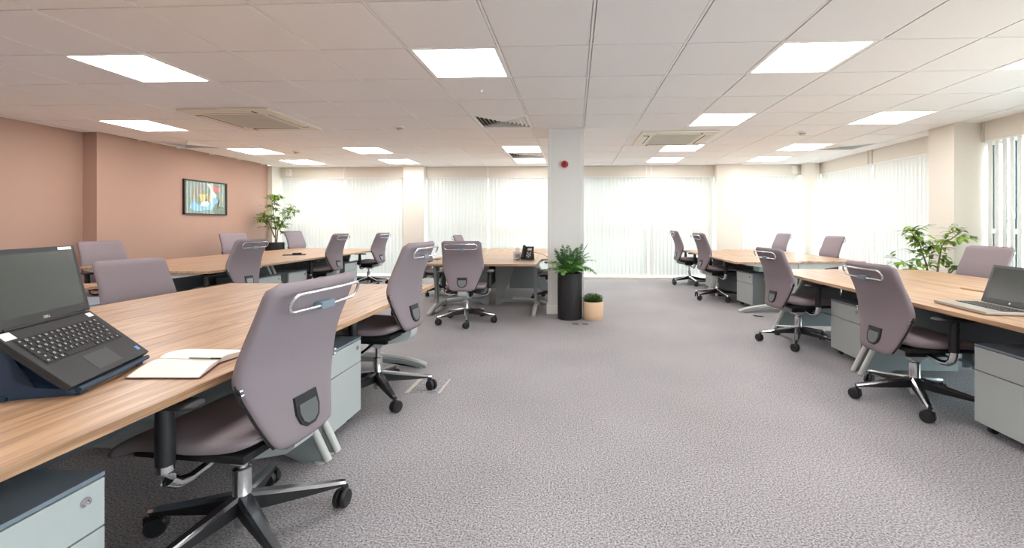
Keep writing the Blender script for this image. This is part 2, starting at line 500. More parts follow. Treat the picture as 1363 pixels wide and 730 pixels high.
# ------------------------------------------------------------------ ceiling
X0, Y0, T = 0.1164, 2.422, 0.65
ceil = struct(mk('ceiling', bxm(XL - 0.35, XR + 0.35, YN - 0.2, YB + 0.3, HC + 0.035, HC + 0.12), M['grid']))
bm = nb()
for k in range(-11, 9):
    x = X0 + k * T
    if XL - 0.2 < x < XR: box(bm, x - 0.0075, x + 0.0075, YN, YB, HC - 0.003, HC + 0.03)
for j in range(-11, 12):
    y = Y0 + j * T
    if YN < y < YB: box(bm, XL - 0.14, XR, y - 0.006, y + 0.006, HC - 0.001, HC + 0.029)
box(bm, XR - 0.025, XR, YN, YB, HC - 0.004, HC + 0.03); box(bm, XL - 0.14, XR, YB - 0.025, YB, HC - 0.004, HC + 0.03)
mk('ceiling_grid', bm, M['grid'], ceil)
LIGHTS = [(-2, 1), (-2, 7), (-2, 9), (-6, 1), (-6, 7), (-6, 9), (2, 1), (2, 4), (2, 7), (2, 9), (5, 1), (5, 4), (5, 7), (5, 9), (-9, 1), (-9, 4), (-9, 7), (-9, 9),
          (-2, -2), (2, -2), (-6, -2), (5, -2), (-9, -2), (-2, -5), (2, -5), (-6, -5), (5, -5)]
VENTS = [(-2, 4), (-2, 8), (-10, 6), (6, 7)]
ACS = [(-6.75, 3.27, -5.22, 4.88), (1.2, 5.4, 2.78, 6.95)]
def in_ac(k, j):
    for a0, b0, a1, b1 in ACS:
        ox = min(k + 1, a1) - max(k, a0); oy = min(j + 1, b1) - max(j, b0)
        if ox > 0.05 and oy > 0.05: return True
    return False
tile_cache = {}
def tile_mesh(w, d):
    key = (round(w, 3), round(d, 3))
    if key not in tile_cache:
        bm = nb(); g = 0.0035
        box(bm, g, w - g, g, d - g, 0.022, 0.028)
        box(bm, 0.0135, w - 0.0135, 0.009, d - 0.009, -0.006, 0.022)
        me = bpy.data.meshes.new('ceiling_tile'); bmesh.ops.recalc_face_normals(bm, faces=bm.faces); bm.to_mesh(me); bm.free(); me.materials.append(M['tile'])
        tile_cache[key] = me
    return tile_cache[key]
bmrest = nb()
for k in range(-11, 8):
    for j in range(-11, 11):
        x0 = max(X0 + k * T, XL - 0.135); x1 = min(X0 + (k + 1) * T, XR - 0.002); y0 = max(Y0 + j * T, YN); y1 = min(Y0 + (j + 1) * T, YB - 0.002)
        if x1 - x0 < 0.03 or y1 - y0 < 0.03: continue
        if (k, j) in LIGHTS or (k, j) in VENTS: continue
        if k == -11 and y0 > 5.6: continue
        dz = 0.0 if not in_ac(k, j) else 0.004
        if j < -1:
            box(bmrest, x0 + 0.012, x1 - 0.012, y0 + 0.012, y1 - 0.012, HC - 0.006, HC + 0.006); continue
        o = bpy.data.objects.new('ceiling_tile', tile_mesh(x1 - x0, y1 - y0)); C.objects.link(o); o.parent = ceil
        o.location = (x0, y0, HC + rnd.uniform(-0.0008, 0.0008) + dz)
o = mk('ceiling_tiles_behind', bmrest, M['tile'], ceil); o['kind'] = 'stuff'

def light_label(k, j):
    colname = {-9: 'nearest the terracotta wall', -6: 'over the left-hand desks', -2: 'left of the central column', 2: 'right of the central column', 5: 'nearest the right wall'}[k]
    rowname = {1: 'nearest the camera', 4: 'second from the camera', 7: 'second from the far windows', 9: 'closest to the far windows', -2: 'just behind the camera', -5: 'well behind the camera'}[j]
    return 'square ceiling light %s, %s' % (rowname, colname)
lp = thing('ceiling_light', '', 'light', (0, 0, 0), 0, 'square ceiling lights')
bm = nb()
for a in ((0.0, T, 0.0, 0.032), (0.0, T, T - 0.032, T), (0.0, 0.032, 0.032, T - 0.032), (T - 0.032, T, 0.032, T - 0.032)):
    box(bm, a[0], a[1], a[2], a[3], -0.008, 0.02)
mk('frame', bm, M['grid'], lp)
mk('diffuser', bxm(0.03, T - 0.03, 0.03, T - 0.03, -0.004, 0.01), M['panel_light'], lp)
first = True
for k, j in LIGHTS:
    loc = (X0 + k * T, Y0 + j * T, HC)
    if first: lp.location = loc; lp['label'] = light_label(k, j); first = False
    else: dup(lp, loc, 0, light_label(k, j))

vp = thing('ceiling_vent', '', 'vent', (0, 0, 0), 0, 'square louvred ceiling vents')
bm = nb()
for a in ((0.0, T, 0.0, 0.03), (0.0, T, T - 0.03, T), (0.0, 0.03, 0.03, T - 0.03), (T - 0.03, T, 0.03, T - 0.03)): box(bm, a[0], a[1], a[2], a[3], -0.008, 0.012)
mk('frame', bm, M['grid'], vp)
mk('plenum', bxm(0.01, T - 0.01, 0.01, T - 0.01, 0.028, 0.034), M['dark'], vp)
for i in range(6):
    bm = nb(); a = 0.045 + i * 0.045; b_ = a + 0.030; c = T / 2
    q1 = [(a, a), (T - a, a), (T - a, T - a), (a, T - a)]; q0 = [(b_, b_), (T - b_, b_), (T - b_, T - b_), (b_, T - b_)]
    lo = [bm.verts.new((x, y, -0.006)) for x, y in q0]; hi = [bm.verts.new((x, y, 0.026)) for x, y in q1]
    lo2 = [bm.verts.new((x + (0.004 if x < c else -0.004), y + (0.004 if y < c else -0.004), -0.006)) for x, y in q0]; hi2 = [bm.verts.new((x + (0.004 if x < c else -0.004), y + (0.004 if y < c else -0.004), 0.026)) for x, y in q1]
    for s in range(4):
        t = (s + 1) % 4
        bm.faces.new((lo[s], lo[t], hi[t], hi[s])); bm.faces.new((lo2[s], hi2[s], hi2[t], lo2[t]))
        bm.faces.new((lo[s], lo2[s], lo2[t], lo[t])); bm.faces.new((hi[s], hi[t], hi2[t], hi2[s]))
    mk('louvre', bm, M['grid'], vp)
vlab = ['white louvred ceiling vent, the largest in view, left of the central column', 'white louvred ceiling vent squeezed between two lights left of the column', 'dark-looking ceiling vent close to the terracotta wall', 'ceiling vent close to the right-hand windows']
for i, (k, j) in enumerate(VENTS):
    loc = (X0 + k * T, Y0 + j * T, HC)
    if i == 0: vp.location = loc; vp['label'] = vlab[0]
    else: dup(vp, loc, 0, vlab[i])

acp = None
for i, (a0, b0, a1, b1) in enumerate(ACS):
    cxx, cyy = X0 + (a0 + a1) / 2 * T, Y0 + (b0 + b1) / 2 * T
    lab = ['cream cassette air conditioner in the ceiling towards the terracotta wall', 'cream cassette air conditioner in the ceiling right of the central column'][i]
    if acp is None:
        acp = thing('air_conditioner', lab, 'air conditioner', (cxx, cyy, HC), 0, 'ceiling cassette air conditioners')
        H = 0.51
        bm = nb(); box(bm, -H, H, -H, H, -0.03, -0.004, bev=0.012); mk('fascia', bm, M['ac'], acp)
        bm = nb(); box(bm, -0.32, 0.32, -0.32, 0.32, -0.037, -0.028, bev=0.006)
        g = mk('intake_grille', bm, M['ac_grille'], acp)
        for s in range(14):
            y = -0.28 + s * 0.043
            mk('grille_bar', bxm(-0.30, 0.30, y - 0.006, y + 0.006, -0.041, -0.036), M['ac_grille'], g)
        for s in range(4):
            f = mk('flap', bxm(-0.29, 0.29, 0.385, 0.455, -0.034, -0.029, bev=0.002), M['ac'], acp, rot=(0, 0, s * PI / 2))
            mk('outlet_slot', bxm(-0.30, 0.30, 0.372, 0.384, -0.0325, -0.0295), M['dark'], f)
            mk('flap_hinge', bxm(-0.312, -0.296, 0.38, 0.46, -0.034, -0.029), M['dark'], f)
    else: dup(acp, (cxx, cyy, HC), 0, lab)

sd = None
for (k, j, lab) in ((-3.59, 4.77, 'smoke detector on the ceiling left of the largest vent'), (4.53, 5.62, 'smoke detector on the ceiling at right, before the window lights'), (-7.42, 7.5, 'smoke detector on the ceiling near the picture wall')):
    loc = (X0 + k * T, Y0 + j * T, HC - 0.006)
    if sd is None:
        sd = thing('smoke_detector', lab, 'smoke detector', loc, 0, 'ceiling smoke detectors')
        bm = nb(); lathe(bm, [(0, 0), (0.062, 0), (0.062, -0.016), (0.045, -0.02), (0.045, -0.02)], 20); mk('base', bm, M['frame'], sd, True)
        bm = nb(); lathe(bm, [(0.034, -0.018), (0.036, -0.035), (0.026, -0.05), (0, -0.052)], 20); mk('sensing_head', bm, M['ac'], sd, True)
        bm = nb(); lathe(bm, [(0.037, -0.026), (0.0385, -0.029), (0.037, -0.032)], 20); mk('vent_ring', bm, M['dark'], sd, True)
    else: dup(sd, loc, 0, lab)
em = thing('emergency_light', 'tiny round emergency light with a green glow on a ceiling tile', 'light', (X0 - 1.5 * T, Y0 + 2.53 * T, HC - 0.006))
bm = nb(); lathe(bm, [(0, 0), (0.022, 0), (0.02, -0.006), (0.008, -0.008)], 16); mk('bezel', bm, M['frame'], em, True)
bm = nb(); lathe(bm, [(0.008, -0.007), (0.006, -0.011), (0, -0.012)], 12); mk('lens', bm, M['led'], em, True)

# ------------------------------------------------------------------ outside
struct(mk('ground', bxm(-90, 90, -60, 140, -6.2, -6.0), M['tarmac']))
def building(name, label, x0, x1, y0, y1, h, rows, cols, face):
    b = thing(name, label, 'building', ((x0 + x1) / 2, (y0 + y1) / 2, -6))
    hx, hy = (x1 - x0) / 2, (y1 - y0) / 2
    mk('wall', bxm(-hx, hx, -hy, hy, 0, h), M['outside_wall'], b)
    mk('roof', bxm(-hx - 0.3, hx + 0.3, -hy - 0.3, hy + 0.3, h, h + 0.4), M['outside_roof'], b)
    for r in range(rows):
        for c in range(cols):
            z = 1.5 + r * 3.0
            if face == 'y':
                u = -hx + (c + 0.5) * 2 * hx / cols
                mk('window', bxm(u - 0.6, u + 0.6, -hy - 0.05, -hy + 0.05, z, z + 1.5), M['outside_glass'], b)
            else:
                u = -hy + (c + 0.5) * 2 * hy / cols
                mk('window', bxm(-hx - 0.05, -hx + 0.05, u - 0.6, u + 0.6, z, z + 1.5), M['outside_glass'], b)
building('office_building', 'pale building with blue-grey windows seen faintly through the blinds left of the column', -16, 2, 34, 46, 12.5, 4, 5, 'y')
building('warehouse', 'low pale building with grey roof outside the right-hand window', 30, 46, 14, 40, 7.2, 2, 6, 'x')

# ------------------------------------------------------------------ picture
pic = thing('framed_picture', 'black-framed collage of a blue-shirted figure on the terracotta wall', 'picture', (XL, 7.53, 1.635), 0)
def pbox(y0, y1, z0, z1, x0, x1): return bxm(x0, x1, y0, y1, z0, z1)
HW, HH = 0.455, 0.297
bm = nb()
for a in ((-HW, HW, HH - 0.022, HH), (-HW, HW, -HH, -HH + 0.022), (-HW, -HW + 0.022, -HH, HH), (HW - 0.022, HW, -HH, HH)): box(bm, 0.001, 0.035, a[0], a[1], a[2], a[3])
mk('frame', bm, pmat('black_frame', srgb(40, 32, 30), 0.4), pic)
art = mk('artwork', bxm(0.004, 0.014, -HW + 0.01, HW - 0.01, -HH + 0.01, HH - 0.01), pmat('grey_green_stripes', srgb(148, 150, 138), 0.5, noise=0.35, nscale=1.0, stretch=(1, 40, 0.4)), pic)
def shape(name, col, pts, x):
    bm = nb(); prism(bm, pts, 'x', x, x + 0.0008); mk(name, bm, pmat(name + '_paint', col, 0.5, noise=0.06, nscale=20), art)
shape('blue_patch', srgb(150, 190, 226), [(-0.34, -0.18), (-0.24, -0.235), (-0.02, -0.22), (0.12, -0.20), (0.2, -0.1), (0.29, -0.06), (0.2, 0.03), (0.12, 0.02), (0.1, -0.1), (-0.02, -0.14), (-0.16, -0.12), (-0.26, -0.05)], 0.0145)
shape('white_patch', srgb(238, 236, 230), [(-0.12, -0.14), (0.0, -0.15), (0.08, -0.1), (0.02, -0.06), (-0.08, -0.06)], 0.0156)
shape('white_streak', srgb(240, 232, 222), [(0.02, 0.24), (0.08, 0.26), (0.15, 0.14), (0.23, 0.06), (0.21, 0.0), (0.13, 0.05), (0.1, 0.15)], 0.0156)
shape('red_patch', srgb(226, 120, 116), [(0.08, 0.24), (0.3, 0.2), (0.3, 0.13), (0.2, 0.12), (0.14, 0.16)], 0.0165)
shape('ochre_patch', srgb(232, 186, 96), [(-0.17, 0.07), (-0.05, 0.06), (0.04, 0.08), (0.0, 0.02), (-0.02, -0.05), (-0.06, -0.08), (-0.11, -0.05), (-0.12, 0.0)], 0.0156)
shape('sand_patch', srgb(222, 186, 142), [(0.08, 0.12), (0.12, 0.05), (0.13, -0.08), (0.04, -0.08), (0.07, 0.0)], 0.0163)
shape('taupe_arch', srgb(178, 140, 122), [(-0.29, -0.02), (-0.24, 0.15), (-0.16, 0.2), (-0.06, 0.18), (-0.05, 0.12), (-0.15, 0.14), (-0.2, 0.08), (-0.22, -0.02)], 0.0156)
shape('taupe_block', srgb(180, 160, 142), [(0.24, -0.18), (0.36, -0.02), (0.38, 0.08), (0.3, 0.06), (0.3, -0.06), (0.22, -0.22)], 0.0156)
mk('pane', bxm(0.019, 0.021, -HW + 0.02, HW - 0.02, -HH + 0.02, HH - 0.02), M['glass'], pic)

# ------------------------------------------------------------------ desks
ZD = 0.67
def wood_top(L, D):
    bm = nb()
    box(bm, -L / 2 + 0.0006, L / 2 - 0.0006, 0.001, D, ZD - 0.025, ZD, bev=0.001)
    return bm
def leg_bm(kind, D, sx):
    """cantilever leg seen along the desk length: y = depth (0 rear, D front)"""
    bm = nb()
    if kind == 'blade':      # wide flared blade used where two desks meet
        poly = [(D - 0.05, 0), (D - 0.09, 0.09), (D - 0.14, 0.19), (D - 0.22, 0.33), (D - 0.33, 0.48), (D - 0.40, ZD - 0.03), (0.06, ZD - 0.03), (0.06, 0.05), (D - 0.30, 0.05), (D - 0.18, 0.0)]
        prism(bm, poly, 'x', -0.012, 0.012)
    else:
        foot = [(D - 0.05, 0.0), (D - 0.05, 0.018), (D - 0.12, 0.042), (D - 0.25, 0.072), (D * 0.5, 0.092), (0.05, 0.10), (0.05, 0.0), (0.10, 0.0), (0.18, 0.045), (D * 0.5, 0.046), (D - 0.22, 0.03), (D - 0.12, 0.0)]
        prism(bm, foot, 'x', -0.028, 0.028)
        if kind == 'post':
            up = [(D * 0.5 - 0.03, 0.08), (D * 0.5 + 0.03, 0.08), (D * 0.5 + 0.05, 0.3), (D * 0.5 + 0.10, 0.5), (D * 0.5 + 0.13, ZD - 0.03), (D * 0.5 - 0.06, ZD - 0.03), (D * 0.5 - 0.03, 0.4)]
        else:
            up = [(0.05, 0.09), (0.12, 0.09), (0.19, 0.2), (0.25, 0.34), (0.30, 0.5), (0.33, ZD - 0.03), (0.05, ZD - 0.03)]
        prism(bm, up, 'x', -0.018, 0.018)
    return bm
def desk_proto(L, D, kl, kr):
    t = thing('office_desk', '', 'desk', (0, 0, 0), 0, 'bench desks')
    mk('desktop', wood_top(L, D), M['wood'], t)
    for s, kind in ((-1, kl), (1, kr)):
        x = s * (L / 2 - 0.045)
        lg = mk('leg', leg_bm(kind, D, s), M['leg_grey'], t, loc=(x, 0, 0))
        bm = nb()
        if kind == 'blade':
            tube(bm, [(0, D - 0.05, 0.006), (0, D - 0.09, 0.09), (0, D - 0.14, 0.19), (0, D - 0.22, 0.33), (0, D - 0.33, 0.48), (0, D - 0.40, ZD - 0.03)], 0.019, 10)
            mk('leg_edge', bm, M['leg_light'], lg, True)
        else:
            tube(bm, [(0, D - 0.055, 0.012), (0, D - 0.12, 0.034), (0, D - 0.25, 0.062), (0, D * 0.5, 0.084), (0, 0.3, 0.092)], [0.024, 0.027, 0.029, 0.03, 0.03], 10)
            mk('foot_cap', bm, M['leg_light'], lg, True)
        bm = nb()
        prism(bm, [(0.04, ZD - 0.025), (D - 0.10, ZD - 0.025), (D - 0.13, ZD - 0.04), (D - 0.3, ZD - 0.065), (D * 0.4, ZD - 0.10), (0.04, ZD - 0.11)], 'x', -0.02, 0.02)
        mk('top_bracket', bm, M['leg_light'], lg)
        bm = nb(); lathe(bm, [(0, 0), (0.03, 0), (0.03, 0.008), (0, 0.008)], 12, c=(0, D - 0.085, 0)); mk('foot_pad', bm, M['leg_light'], lg, True)
    if kl != 'post': mk('modesty_panel', bxm(-L / 2 + 0.08, L / 2 - 0.08, 0.045, 0.063, 0.26, ZD - 0.03), M['panel_dark'], t)
    bm = nb()
    box(bm, -L / 2 + 0.08, L / 2 - 0.08, 0.10, 0.26, ZD - 0.13, ZD - 0.125)
    box(bm, -L / 2 + 0.08, L / 2 - 0.08, 0.255, 0.26, ZD - 0.13, ZD - 0.06)
    if kl != 'post': mk('cable_tray', bm, M['panel_dark'], t)
    else: bm.free()
    mk('crossbeam', bxm(-L / 2 + 0.06, L / 2 - 0.06, 0.30, 0.35, ZD - 0.06, ZD - 0.025), M['panel_dark'], t)
    return t
desk_cache = {}
def desk(label, cx, cy, rot, L, D, kl='blade', kr='blade', dz=0.0):
    key = (L, D, kl, kr)
    if key not in desk_cache:
        t = desk_proto(*key); desk_cache[key] = t
        t.location = (cx, cy, dz); t.rotation_euler = (0, 0, rot); t['label'] = label
        return t
    return dup(desk_cache[key], (cx, cy, dz), rot, label)
RIGHT, LEFT, NEAR = -PI / 2, PI / 2, PI    # which way the sitter's edge faces: +X, -X, -Y
def bench(xc, y0, L, D, n, rot, labels, ends=('end', 'end')):
    for i in range(n):
        lo = ends[0] if i == 0 else 'blade'; hi = ends[1] if i == n - 1 else 'blade'
        kl, kr = (hi, lo) if rot == RIGHT else (lo, hi)
        desk(labels[i], xc, y0 + (i + 0.5) * L, rot, L, D, kl, kr)
# near left bench (A)
bench(-2.028, 3.61 - 3 * 1.45, 1.45, 0.873, 3, RIGHT, ['oak desk at the bottom left, at the very edge of the frame', 'oak desk carrying the black laptop on its riser', 'oak desk behind the open notebook, with the nearest left chairs'], ends=('blade', 'end'))
bench(-2.028, 3.61 - 3 * 1.45, 1.45, 0.873, 3, LEFT, ['oak desk back to back with the one at the bottom left edge', 'oak desk directly behind the black laptop, its far side', 'oak desk in front of the lone chair left of the near bench'], ends=('blade', 'end'))
# far left bench (B)
bench(-4.86, 4.50, 1.45, 1.01, 3, RIGHT, ['aisle-side oak desk at the near end of the far left bench', 'aisle-side oak desk in the middle of the far left bench, holding the black folder', 'aisle-side oak desk at the window end of the far left bench'])
bench(-4.86, 4.85, 1.42, 0.94, 3, LEFT, ['oak desk nearest the camera along the terracotta wall', 'oak desk along the terracotta wall under the framed picture', 'oak desk along the terracotta wall beside the tall ficus'])
# centre cluster (D)
desk('oak desk left of the column with the phone and tissue box, facing the camera', -1.185, 6.33, NEAR, 1.43, 0.83, 'post', 'post')
bench(-1.19, 6.34, 1.40, 0.86, 2, RIGHT, ['oak desk behind the phone desk, partly hidden by the column', 'oak desk hidden behind the column, close to the far windows'])
bench(-1.19, 6.34, 1.40, 0.86, 2, LEFT, ['oak desk behind the tissue desk, left half', 'oak desk by the far windows, behind the chair at the tissue desk'])
# near right bench (F)
bench(2.975, 5.03 - 3 * 1.48, 1.48, 0.825, 3, LEFT, ['oak desk at the bottom right edge over the grey drawers', 'oak desk carrying the open silver laptop', 'oak desk at the far end of the near right bench, aisle side'], ends=('blade', 'blade'))
bench(2.978, 5.03 - 3 * 1.48, 1.48, 0.825, 1, RIGHT, ['oak desk off the right edge, window side'], ends=('blade', 'blade'))
desk('oak desk behind the silver laptop, set slightly higher', 2.978, 5.03 - 1.5 * 1.48, RIGHT, 1.48, 0.825, 'blade', 'blade', 0.010)
desk('oak desk in front of the ficus by the square pier', 2.978, 5.03 - 0.5 * 1.48, RIGHT, 1.48, 0.825, 'blade', 'blade')
# far right bench (G)
bench(2.985, 5.93, 1.43, 0.855, 2, LEFT, ['aisle-side oak desk at the near end of the far right bench', 'aisle-side oak desk at the window end of the far right bench'])
bench(2.988, 6.08, 1.43, 0.905, 2, RIGHT, ['window-side oak desk at the near end of the far right bench', 'window-side oak desk at the far end of the far right bench'])

# ------------------------------------------------------------------ pedestals
def ped_proto():
    W, D, H = 0.42, 0.56, 0.49
    t = thing('drawer_pedestal', '', 'drawers', (0, 0, 0), 0, 'low mobile pedestals')
    bm = nb(); box(bm, -W / 2, W / 2, -D, -0.02, 0.05, H - 0.012, bev=0.004); mk('body', bm, M['ped_side'], t)
    bm = nb(); box(bm, -W / 2 - 0.001, W / 2 + 0.001, -D - 0.001, 0.0, H - 0.012, H, bev=0.003); mk('top', bm, M['ped_top'], t)
    d1 = mk('drawer', bxm(-W / 2 + 0.001, W / 2 - 0.001, -0.018, 0.0, 0.345, H - 0.016, bev=0.002), M['ped'], t)
    bm = nb(); lathe(bm, [(0, 0), (0.012, 0), (0.012, 0.006), (0.006, 0.007), (0.006, 0.004), (0, 0.004)], 14); mk('lock', bm, M['chrome'], d1, True, loc=(-W / 2 + 0.05, 0, 0.435), rot=(-PI / 2, 0, 0))
    d2 = mk('drawer', bxm(-W / 2 + 0.001, W / 2 - 0.001, -0.018, 0.0, 0.052, 0.340, bev=0.002), M['ped'], t)
    for x in (-W / 2 + 0.05, W / 2 - 0.05):
        for y in (-0.06, -D + 0.06):
            bm = nb(); lathe(bm, [(0, -0.012), (0.024, -0.012), (0.024, 0.012), (0, 0.012)], 14)
            bmesh.ops.rotate(bm, verts=bm.verts, matrix=Matrix.Rotation(PI / 2, 3, 'Y')); bmesh.ops.translate(bm, verts=bm.verts, vec=(0, 0, 0.024))
            box(bm, -0.018, 0.018, -0.02, 0.02, 0.042, 0.056)
            mk('caster', bm, M['black'], t, True, loc=(x, y, 0))
    return t
ped = None
def pedestal(label, x, y, rot):
    global ped
    if ped is None:
        ped = ped_proto(); ped.location = (x, y, 0); ped.rotation_euler = (0, 0, rot); ped['label'] = label
    else: dup(ped, (x, y, 0), rot, label)
pedestal('pale grey drawer pedestal with a round lock at the bottom left corner', -1.285, 0.945, RIGHT)
pedestal('pale grey drawer pedestal between the two near left chairs', -1.285, 2.40, RIGHT)
pedestal('grey drawer pedestal at the bottom right edge under the silver laptop', 2.275, 2.41, LEFT)
pedestal('grey drawer pedestal between the two near right chairs', 2.34, 3.93, LEFT)
pedestal('grey drawer pedestal at the near end of the far right bench', 2.42, 6.42, LEFT + 0.12)
pedestal('grey drawer pedestal behind the second farthest right chair', 2.42, 8.05, LEFT)
pedestal('grey drawer pedestal right of the first chair of the far left bench', -3.98, 5.62, RIGHT)
pedestal('grey drawer pedestal under the black folder of the far left bench', -3.98, 6.20, RIGHT)
pedestal('grey drawer pedestal between the two chairs nearest the far left windows', -3.98, 7.72, RIGHT)
pedestal('pale pedestal half hidden behind the laptop lid at the left', -4.05, 3.72, RIGHT)

# ------------------------------------------------------------------ chairs
BX = [(0.404, -0.290), (0.50, -0.264), (0.60, -0.246), (0.686, -0.245), (0.78, -0.270), (0.88, -0.312), (0.981, -0.353)]
BW = [(0.404, 0.132), (0.46, 0.158), (0.56, 0.198), (0.66, 0.236), (0.70, 0.239), (0.80, 0.231), (0.90, 0.228), (0.981, 0.226)]
def back_x(z): return smooth_interp(BX, z)
def back_w(z): return smooth_interp(BW, z)
def back_mesh():
    bm = nb(); rings = []
    zs = [0.404 + (0.981 - 0.404) * i / 30 for i in range(31)]
    rc = 0.032
    for z in zs:
        e = min(z - 0.404, 0.981 - z)
        k = 1.0
        if e < rc: k = math.sqrt(max(0.0, 1 - ((rc - e) / rc) ** 2))
        k = max(k, 0.05)
        hw = back_w(z) - rc + rc * k
        th = 0.030 * (0.25 + 0.75 * k)
        xr = back_x(z); xc = xr + 0.030
        ring = []
        n = 28
        for i in range(n):
            a = 2 * PI * i / n
            ca, sa = math.cos(a), math.sin(a)
            y = hw * math.copysign(abs(sa) ** 0.45, sa)
            x = th * math.copysign(abs(ca) ** 0.55, ca)
            curve = 0.020 * (y / 0.24) ** 2       # the rest wraps slightly towards the sitter
            ring.append((xc + x + curve, y, z))
        rings.append(ring)
    loft(bm, rings)
    return bm
def chair_proto():
    t = thing('office_chair', '', 'chair', (0, 0, 0), 0, 'mauve grey task chairs')
    b = mk('backrest', back_mesh(), M['fabric'], t, smooth='all')
    # coat hanger loop
    bm = nb(); pts = []
    zc, hh, hl = 0.915, 0.030, 0.185
    for i in range(28):
        a = 2 * PI * i / 28
        y = (hl - hh) * (1 if math.cos(a) > 0 else -1) + hh * math.cos(a) if abs(math.cos(a)) > 1e-6 else 0
        z = zc + hh * math.sin(a)
        pts.append((y, z))
    P = []
    for y, z in pts:
        P.append((back_x(z) - 0.030 + 0.02 * (y / 0.24) ** 2, y, z))
    tube(bm, P, 0.0055, 8, closed=True)
    mk('coat_hanger', bm, M['hanger_metal'], b, True)
    xr = back_x(zc - hh)
    mk('hanger_clip', bxm(xr - 0.036, xr + 0.004, -0.036, 0.036, zc - hh - 0.012, zc - hh + 0.014, bev=0.004), M['clip'], b)
    # badge
    zb = 0.505; ang = math.atan2(back_x(zb + 0.05) - back_x(zb - 0.05), 0.10)
    bm = nb()
    sh = [(-0.056, 0.056), (0.056, 0.056), (0.058, -0.005), (0.046, -0.04), (0.02, -0.058), (-0.02, -0.058), (-0.046, -0.04), (-0.058, -0.005)]
    prism(bm, sh, 'x', -0.008, 0.006, mi=0)
    rot = (0, ang, 0)
    mk('badge_surround', bm, M['black'], b, loc=(back_x(zb), 0, zb), rot=rot)
    bm = nb()
    sh2 = [(-0.044, 0.025), (0.044, 0.025), (0.046, -0.005), (0.036, -0.034), (0.015, -0.048), (-0.015, -0.048), (-0.036, -0.034), (-0.046, -0.005)]
    prism(bm, sh2, 'x', -0.0105, -0.006)
    mk('badge', bm, M['badge'], b, loc=(back_x(zb), 0, zb), rot=rot)
    text_mesh('badge_lettering', 'X10', 0.024, M['label'], b, (back_x(zb) - 0.0113, 0, zb - 0.014), (PI / 2, 0, -PI / 2))
    # dark piping from lumbar to the bottom corners
    for s in (-1, 1):
        bm = nb(); pp = []
        for i in range(12):
            z = 0.425 + (0.665 - 0.425) * i / 11
            y = s * (back_w(z) - 0.0015)
            pp.append((back_x(z) + 0.030 + 0.02 * (y / 0.24) ** 2, y, z))
        tube(bm, pp, [0.006] * 10 + [0.010, 0.004], 6)
        mk('piping', bm, M['black_seat'], b, True)
        bm = nb()
        for z in (0.648, 0.632):
            lathe(bm, [(0, 0.006), (0.006, 0.006), (0.006, 0.0), (0, 0.0)], 10, c=(0, 0, 0))
            bmesh.ops.rotate(bm, verts=bm.verts[-22:] if False else bm.verts, matrix=Matrix.Identity(3))
        bm.free(); bm = nb()
        for z in (0.650, 0.634):
            y = s * (back_w(z) + 0.006)
            tube(bm, [(back_x(z) + 0.032, y - s * 0.008, z), (back_x(z) + 0.032, y + s * 0.003, z)], 0.006, 8)
        mk('bolt', bm, M['chrome'], b, True)
    # seat: rounded cushion with a waterfall front
    bm = nb(); rings = []
    n = 30
    def seat_top(x): return smooth_interp([(-0.23, 0.478), (-0.12, 0.466), (0.0, 0.462), (0.12, 0.466), (0.20, 0.458), (0.27, 0.43), (0.31, 0.392)], x)
    def seat_bot(x): return smooth_interp([(-0.23, 0.432), (-0.12, 0.400), (0.1, 0.398), (0.2, 0.392), (0.27, 0.368), (0.31, 0.352)], x)
    for i in range(27):
        x = -0.23 + 0.54 * i / 26
        e = min(x + 0.23, 0.31 - x); r = 0.06
        k = 1 if e > r else math.sqrt(max(0.0, 1 - ((r - e) / r) ** 2)); k = max(k, 0.06)
        hw = (0.235 - 0.03 * max(0, -x / 0.23)) - r + r * k
        zt, zb2 = seat_top(x), seat_bot(x); zm, th = (zt + zb2) / 2, (zt - zb2) / 2 * (0.3 + 0.7 * k)
        ring = []
        for q in range(n):
            a = 2 * PI * q / n; ca, sa = math.cos(a), math.sin(a)
            y = hw * math.copysign(abs(ca) ** 0.5, ca); z = zm + th * math.copysign(abs(sa) ** 0.6, sa)
            if z > zm: z -= 0.012 * (1 - (y / 0.24) ** 2)
            ring.append((x, y, z))
        rings.append(ring)
    loft(bm, rings)
    st = mk('seat', bm, M['fabric'], t, smooth='all')
    bm = nb(); box(bm, -0.19, 0.22, -0.20, 0.20, 0.376, 0.404, bev=0.01); mk('seat_pan', bm, M['black_seat'], st)
    # under-seat mechanism
    bm = nb(); box(bm, -0.10, 0.14, -0.075, 0.075, 0.315, 0.385, bev=0.015); me = mk('mechanism', bm, M['black_seat'], t)
    bm = nb(); prism(bm, [(0.06, 0.345), (0.075, 0.35), (0.20, 0.325), (0.255, 0.295), (0.25, 0.285), (0.19, 0.31)], 'y', -0.19, -0.135); mk('lever', bm, M['clip'], me)
    bm = nb()
    prism(bm, [(0.05, 0.372), (0.045, 0.31), (0.0, 0.285), (-0.045, 0.285), (-0.06, 0.305), (-0.16, 0.325), (-0.22, 0.340), (-0.25, 0.362), (-0.26, 0.40), (-0.252, 0.445), (-0.235, 0.445), (-0.232, 0.41), (-0.215, 0.392), (-0.14, 0.378)], 'y', -0.05, 0.05)
    es = [e for e in bm.edges if abs(e.verts[0].co.y - e.verts[1].co.y) < 1e-6 and len(e.link_faces) == 2 and e.calc_face_angle(0) > 0.6]
    bmesh.ops.bevel(bm, geom=es, offset=0.004, segments=1, affect='EDGES', clamp_overlap=True)
    mk('back_support', bm, M['light_grey'], t, True)
